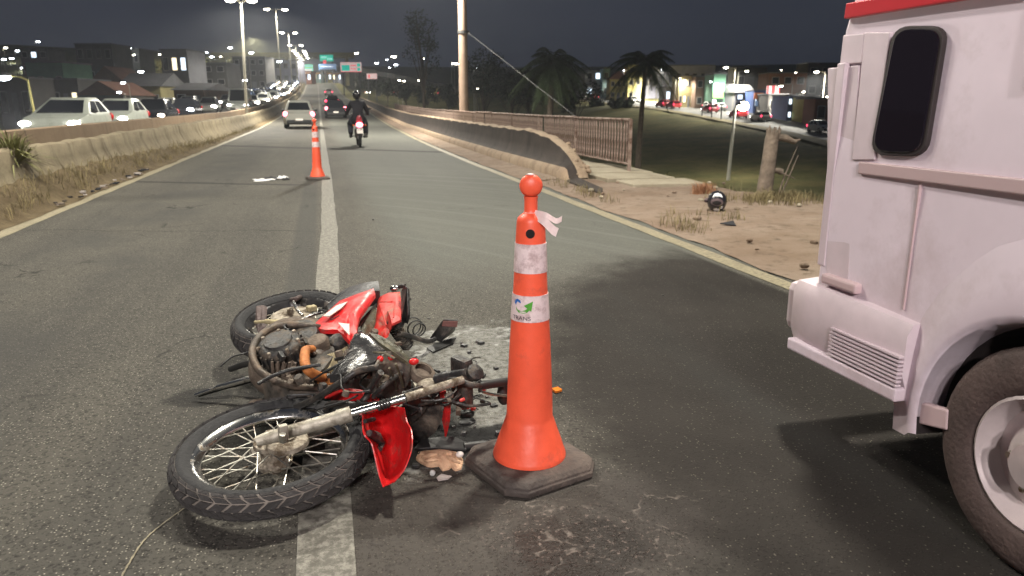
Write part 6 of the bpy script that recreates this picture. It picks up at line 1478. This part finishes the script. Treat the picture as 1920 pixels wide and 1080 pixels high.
# hillside houses left
HL = (((146, 214, 84, 130, 150, 'wall_dim', 'wide grey block with pale lit top floor on the hill', 'flat', 3, 4, ('win_dark', 'win_dark', 'win_dark')), (52, 120, 118, 152, 110, 'wall_green', 'low dim green shed with pale gable end', 'flat', 1, 4, D_), (170, 232, 124, 150, 120, 'wall_dim', 'dim grey house with broad gabled roof on the left', 'gable', 1, 4, D_),
       (305, 354, 95, 140, 130, 'wall_grey', 'grey two-storey house with lit yellow balcony window', 'flat', 2, 3, ('win_lit', 'win_cool', 'win_dark')), (328, 383, 154, 195, 80, 'wall_brown', 'brown brick house with tiled roof beside the oncoming lanes', 'hip', 1, 2, D_), (224, 300, 135, 165, 100, 'wall_olive', 'low ochre-roofed house behind the dark car', 'hip', 1, 4, D_),
       (0, 60, 148, 196, 90, 'wall_dim', 'dark shed at the roadside behind the leaning post', 'flat', 1, 3, D_), (84, 150, 150, 192, 95, 'wall_dim', 'dark low house behind the white hatchback roof', 'flat', 1, 4, ('win_dark', 'win_dark', 'win_lit')), (150, 232, 152, 190, 90, 'wall_dim', 'dark low house behind the second pale hatchback', 'gable', 1, 4, D_),
       (384, 430, 120, 190, 150, 'wall_dim', 'tall dark house right of the brown brick house', 'flat', 3, 2, D_), (440, 500, 108, 160, 200, 'wall_dim', 'dark block behind the tall median lamps', 'flat', 3, 4, D_), (500, 560, 114, 150, 230, 'wall_lilac', 'dim lilac block below the overpass', 'flat', 2, 4, D_),
       (40, 92, 92, 120, 200, 'wall_dim', 'unlit hilltop house with one faint window', 'flat', 2, 3, ('win_dark', 'win_dark', 'win_dark', 'win_cool')), (236, 262, 92, 112, 190, 'wall_dim', 'small unlit hilltop house beside bright lamps', 'flat', 2, 2, ('win_dark', 'win_cool'))))
for (x0, x1, yt, yb, d, wl_, lab, rf_, rw_, cl_, lt_) in HL: house(x0, x1, yt, yb, d, wl_, lab, 8, rf_, rw_, cl_, lt_)
mat('brown_awning', (.22, .13, .09), .8, var=.2, vscale=2)
# crowd of shops behind the queue of cars
for i, (x0, x1, yt, yb, d, wl_, lab) in enumerate(((560, 584, 134, 150, 240, 'wall_brick', 'reddish shop under the mint billboard'), (590, 602, 135, 148, 270, 'wall_teal', 'small teal kiosk at the hilltop'), (604, 622, 136, 150, 275, 'wall_olive', 'ochre shop front at the hilltop end of the road'), (624, 640, 136, 150, 270, 'wall_lilac', 'small lilac shop front at the hilltop'))):
    house(x0, x1, yt, yb, d, wl_, lab, 6, 'flat', 1, 3, ('win_lit', 'win_cool'), awn='brown_awning')
# cars on the side street
SG = 'cars on the side street'
sc_ = [make_car({'paint_red': 'red car with red lights on the side street across the valley', 'paint_white': 'white car with lights on along the side street across the valley', 'paint_silver': 'silver car with lights on along the side street across the valley'}[p_], p_, 4.1, 1.72, 1.48, True, SG, detail=False, lit=l_) for p_, l_ in (('paint_red', 'both'), ('paint_white', 'both'), ('paint_silver', 'both'))]
us = [0] * 3
def near_street(px, off):
    best = min(SN, key=lambda s_: abs(((s_[0] - EYE).dot(AX) / (s_[0] - EYE).dot(AF)) * FPX + 960 - px)); return best[0] + best[2] * off, math.atan2(-best[1].x, best[1].y)
for i, (px, off, k, flip) in enumerate(((1258, -2, 0, 0), (1276, -2, 0, 0), (1326, 2.6, 1, 0), (1340, -1, 0, 0), (1400, -1.5, 0, 0), (1440, -1.2, 2, 0), (1310, 3.4, 1, 1), (1095, -1, 1, 0), (1122, -1.5, 0, 0), (742, -1, 1, 0), (800, 1, 2, 1), (1180, 1, 1, 1), (1290, 3.5, 2, 1), (1000, 0, 1, 1))):
    q, rz = near_street(px, off); t = sc_[k] if not us[k] else copy_tree(sc_[k]); us[k] += 1; put(t, q.x, q.y, rz + (math.pi if flip else 0), q.z + .01)
q, rz = near_street(1552, -1.5); put(make_car('white estate car parked near the end of the side street', 'paint_white', 4.4, 1.72, 1.46, True, lit='rear'), q.x, q.y, rz + math.pi, q.z + .01)
q, rz = near_street(800, 2.5); bt = make_car('yellow bus with red lamp stopped on the ramp road', 'wall_yellow', 8, 2.3, 2.9, van=True, head='headlight_warm'); put(bt, q.x, q.y, rz, q.z + .01)
# bus stop posts at the street verge
for i, px in enumerate((1383, 1399, 1407, 1415, 1427)):
    q, _ = near_street(px, -5.8); tag(MB().bb(q.x - .07, q.x + .07, q.y - .07, q.y + .07, q.z - .5, q.z + 1.7 + .4 * (i % 2)).build('bollard', 'lamp_dark'), 'dark post on the near verge of the side street', 'post', 'posts on the side street verge')
# ------------------------------------------------------------------ haze box added over the whole place to give the lamps halos
hz = MB().bb(-720, 760, -75, 1140, -12, 62).build('haze', None); tag(hz, kind='stuff')
hm = bpy.data.materials.new('haze_air'); hm.use_nodes = True; ht = hm.node_tree; ht.nodes.clear()
ho_ = ht.nodes.new('ShaderNodeOutputMaterial'); hv_ = ht.nodes.new('ShaderNodeVolumePrincipled')
hv_.inputs['Color'].default_value = (.88, .92, 1, 1); hv_.inputs['Density'].default_value = .00055; hv_.inputs['Anisotropy'].default_value = .3
ht.links.new(hv_.outputs[0], ho_.inputs['Volume']); hz.data.materials.append(hm)
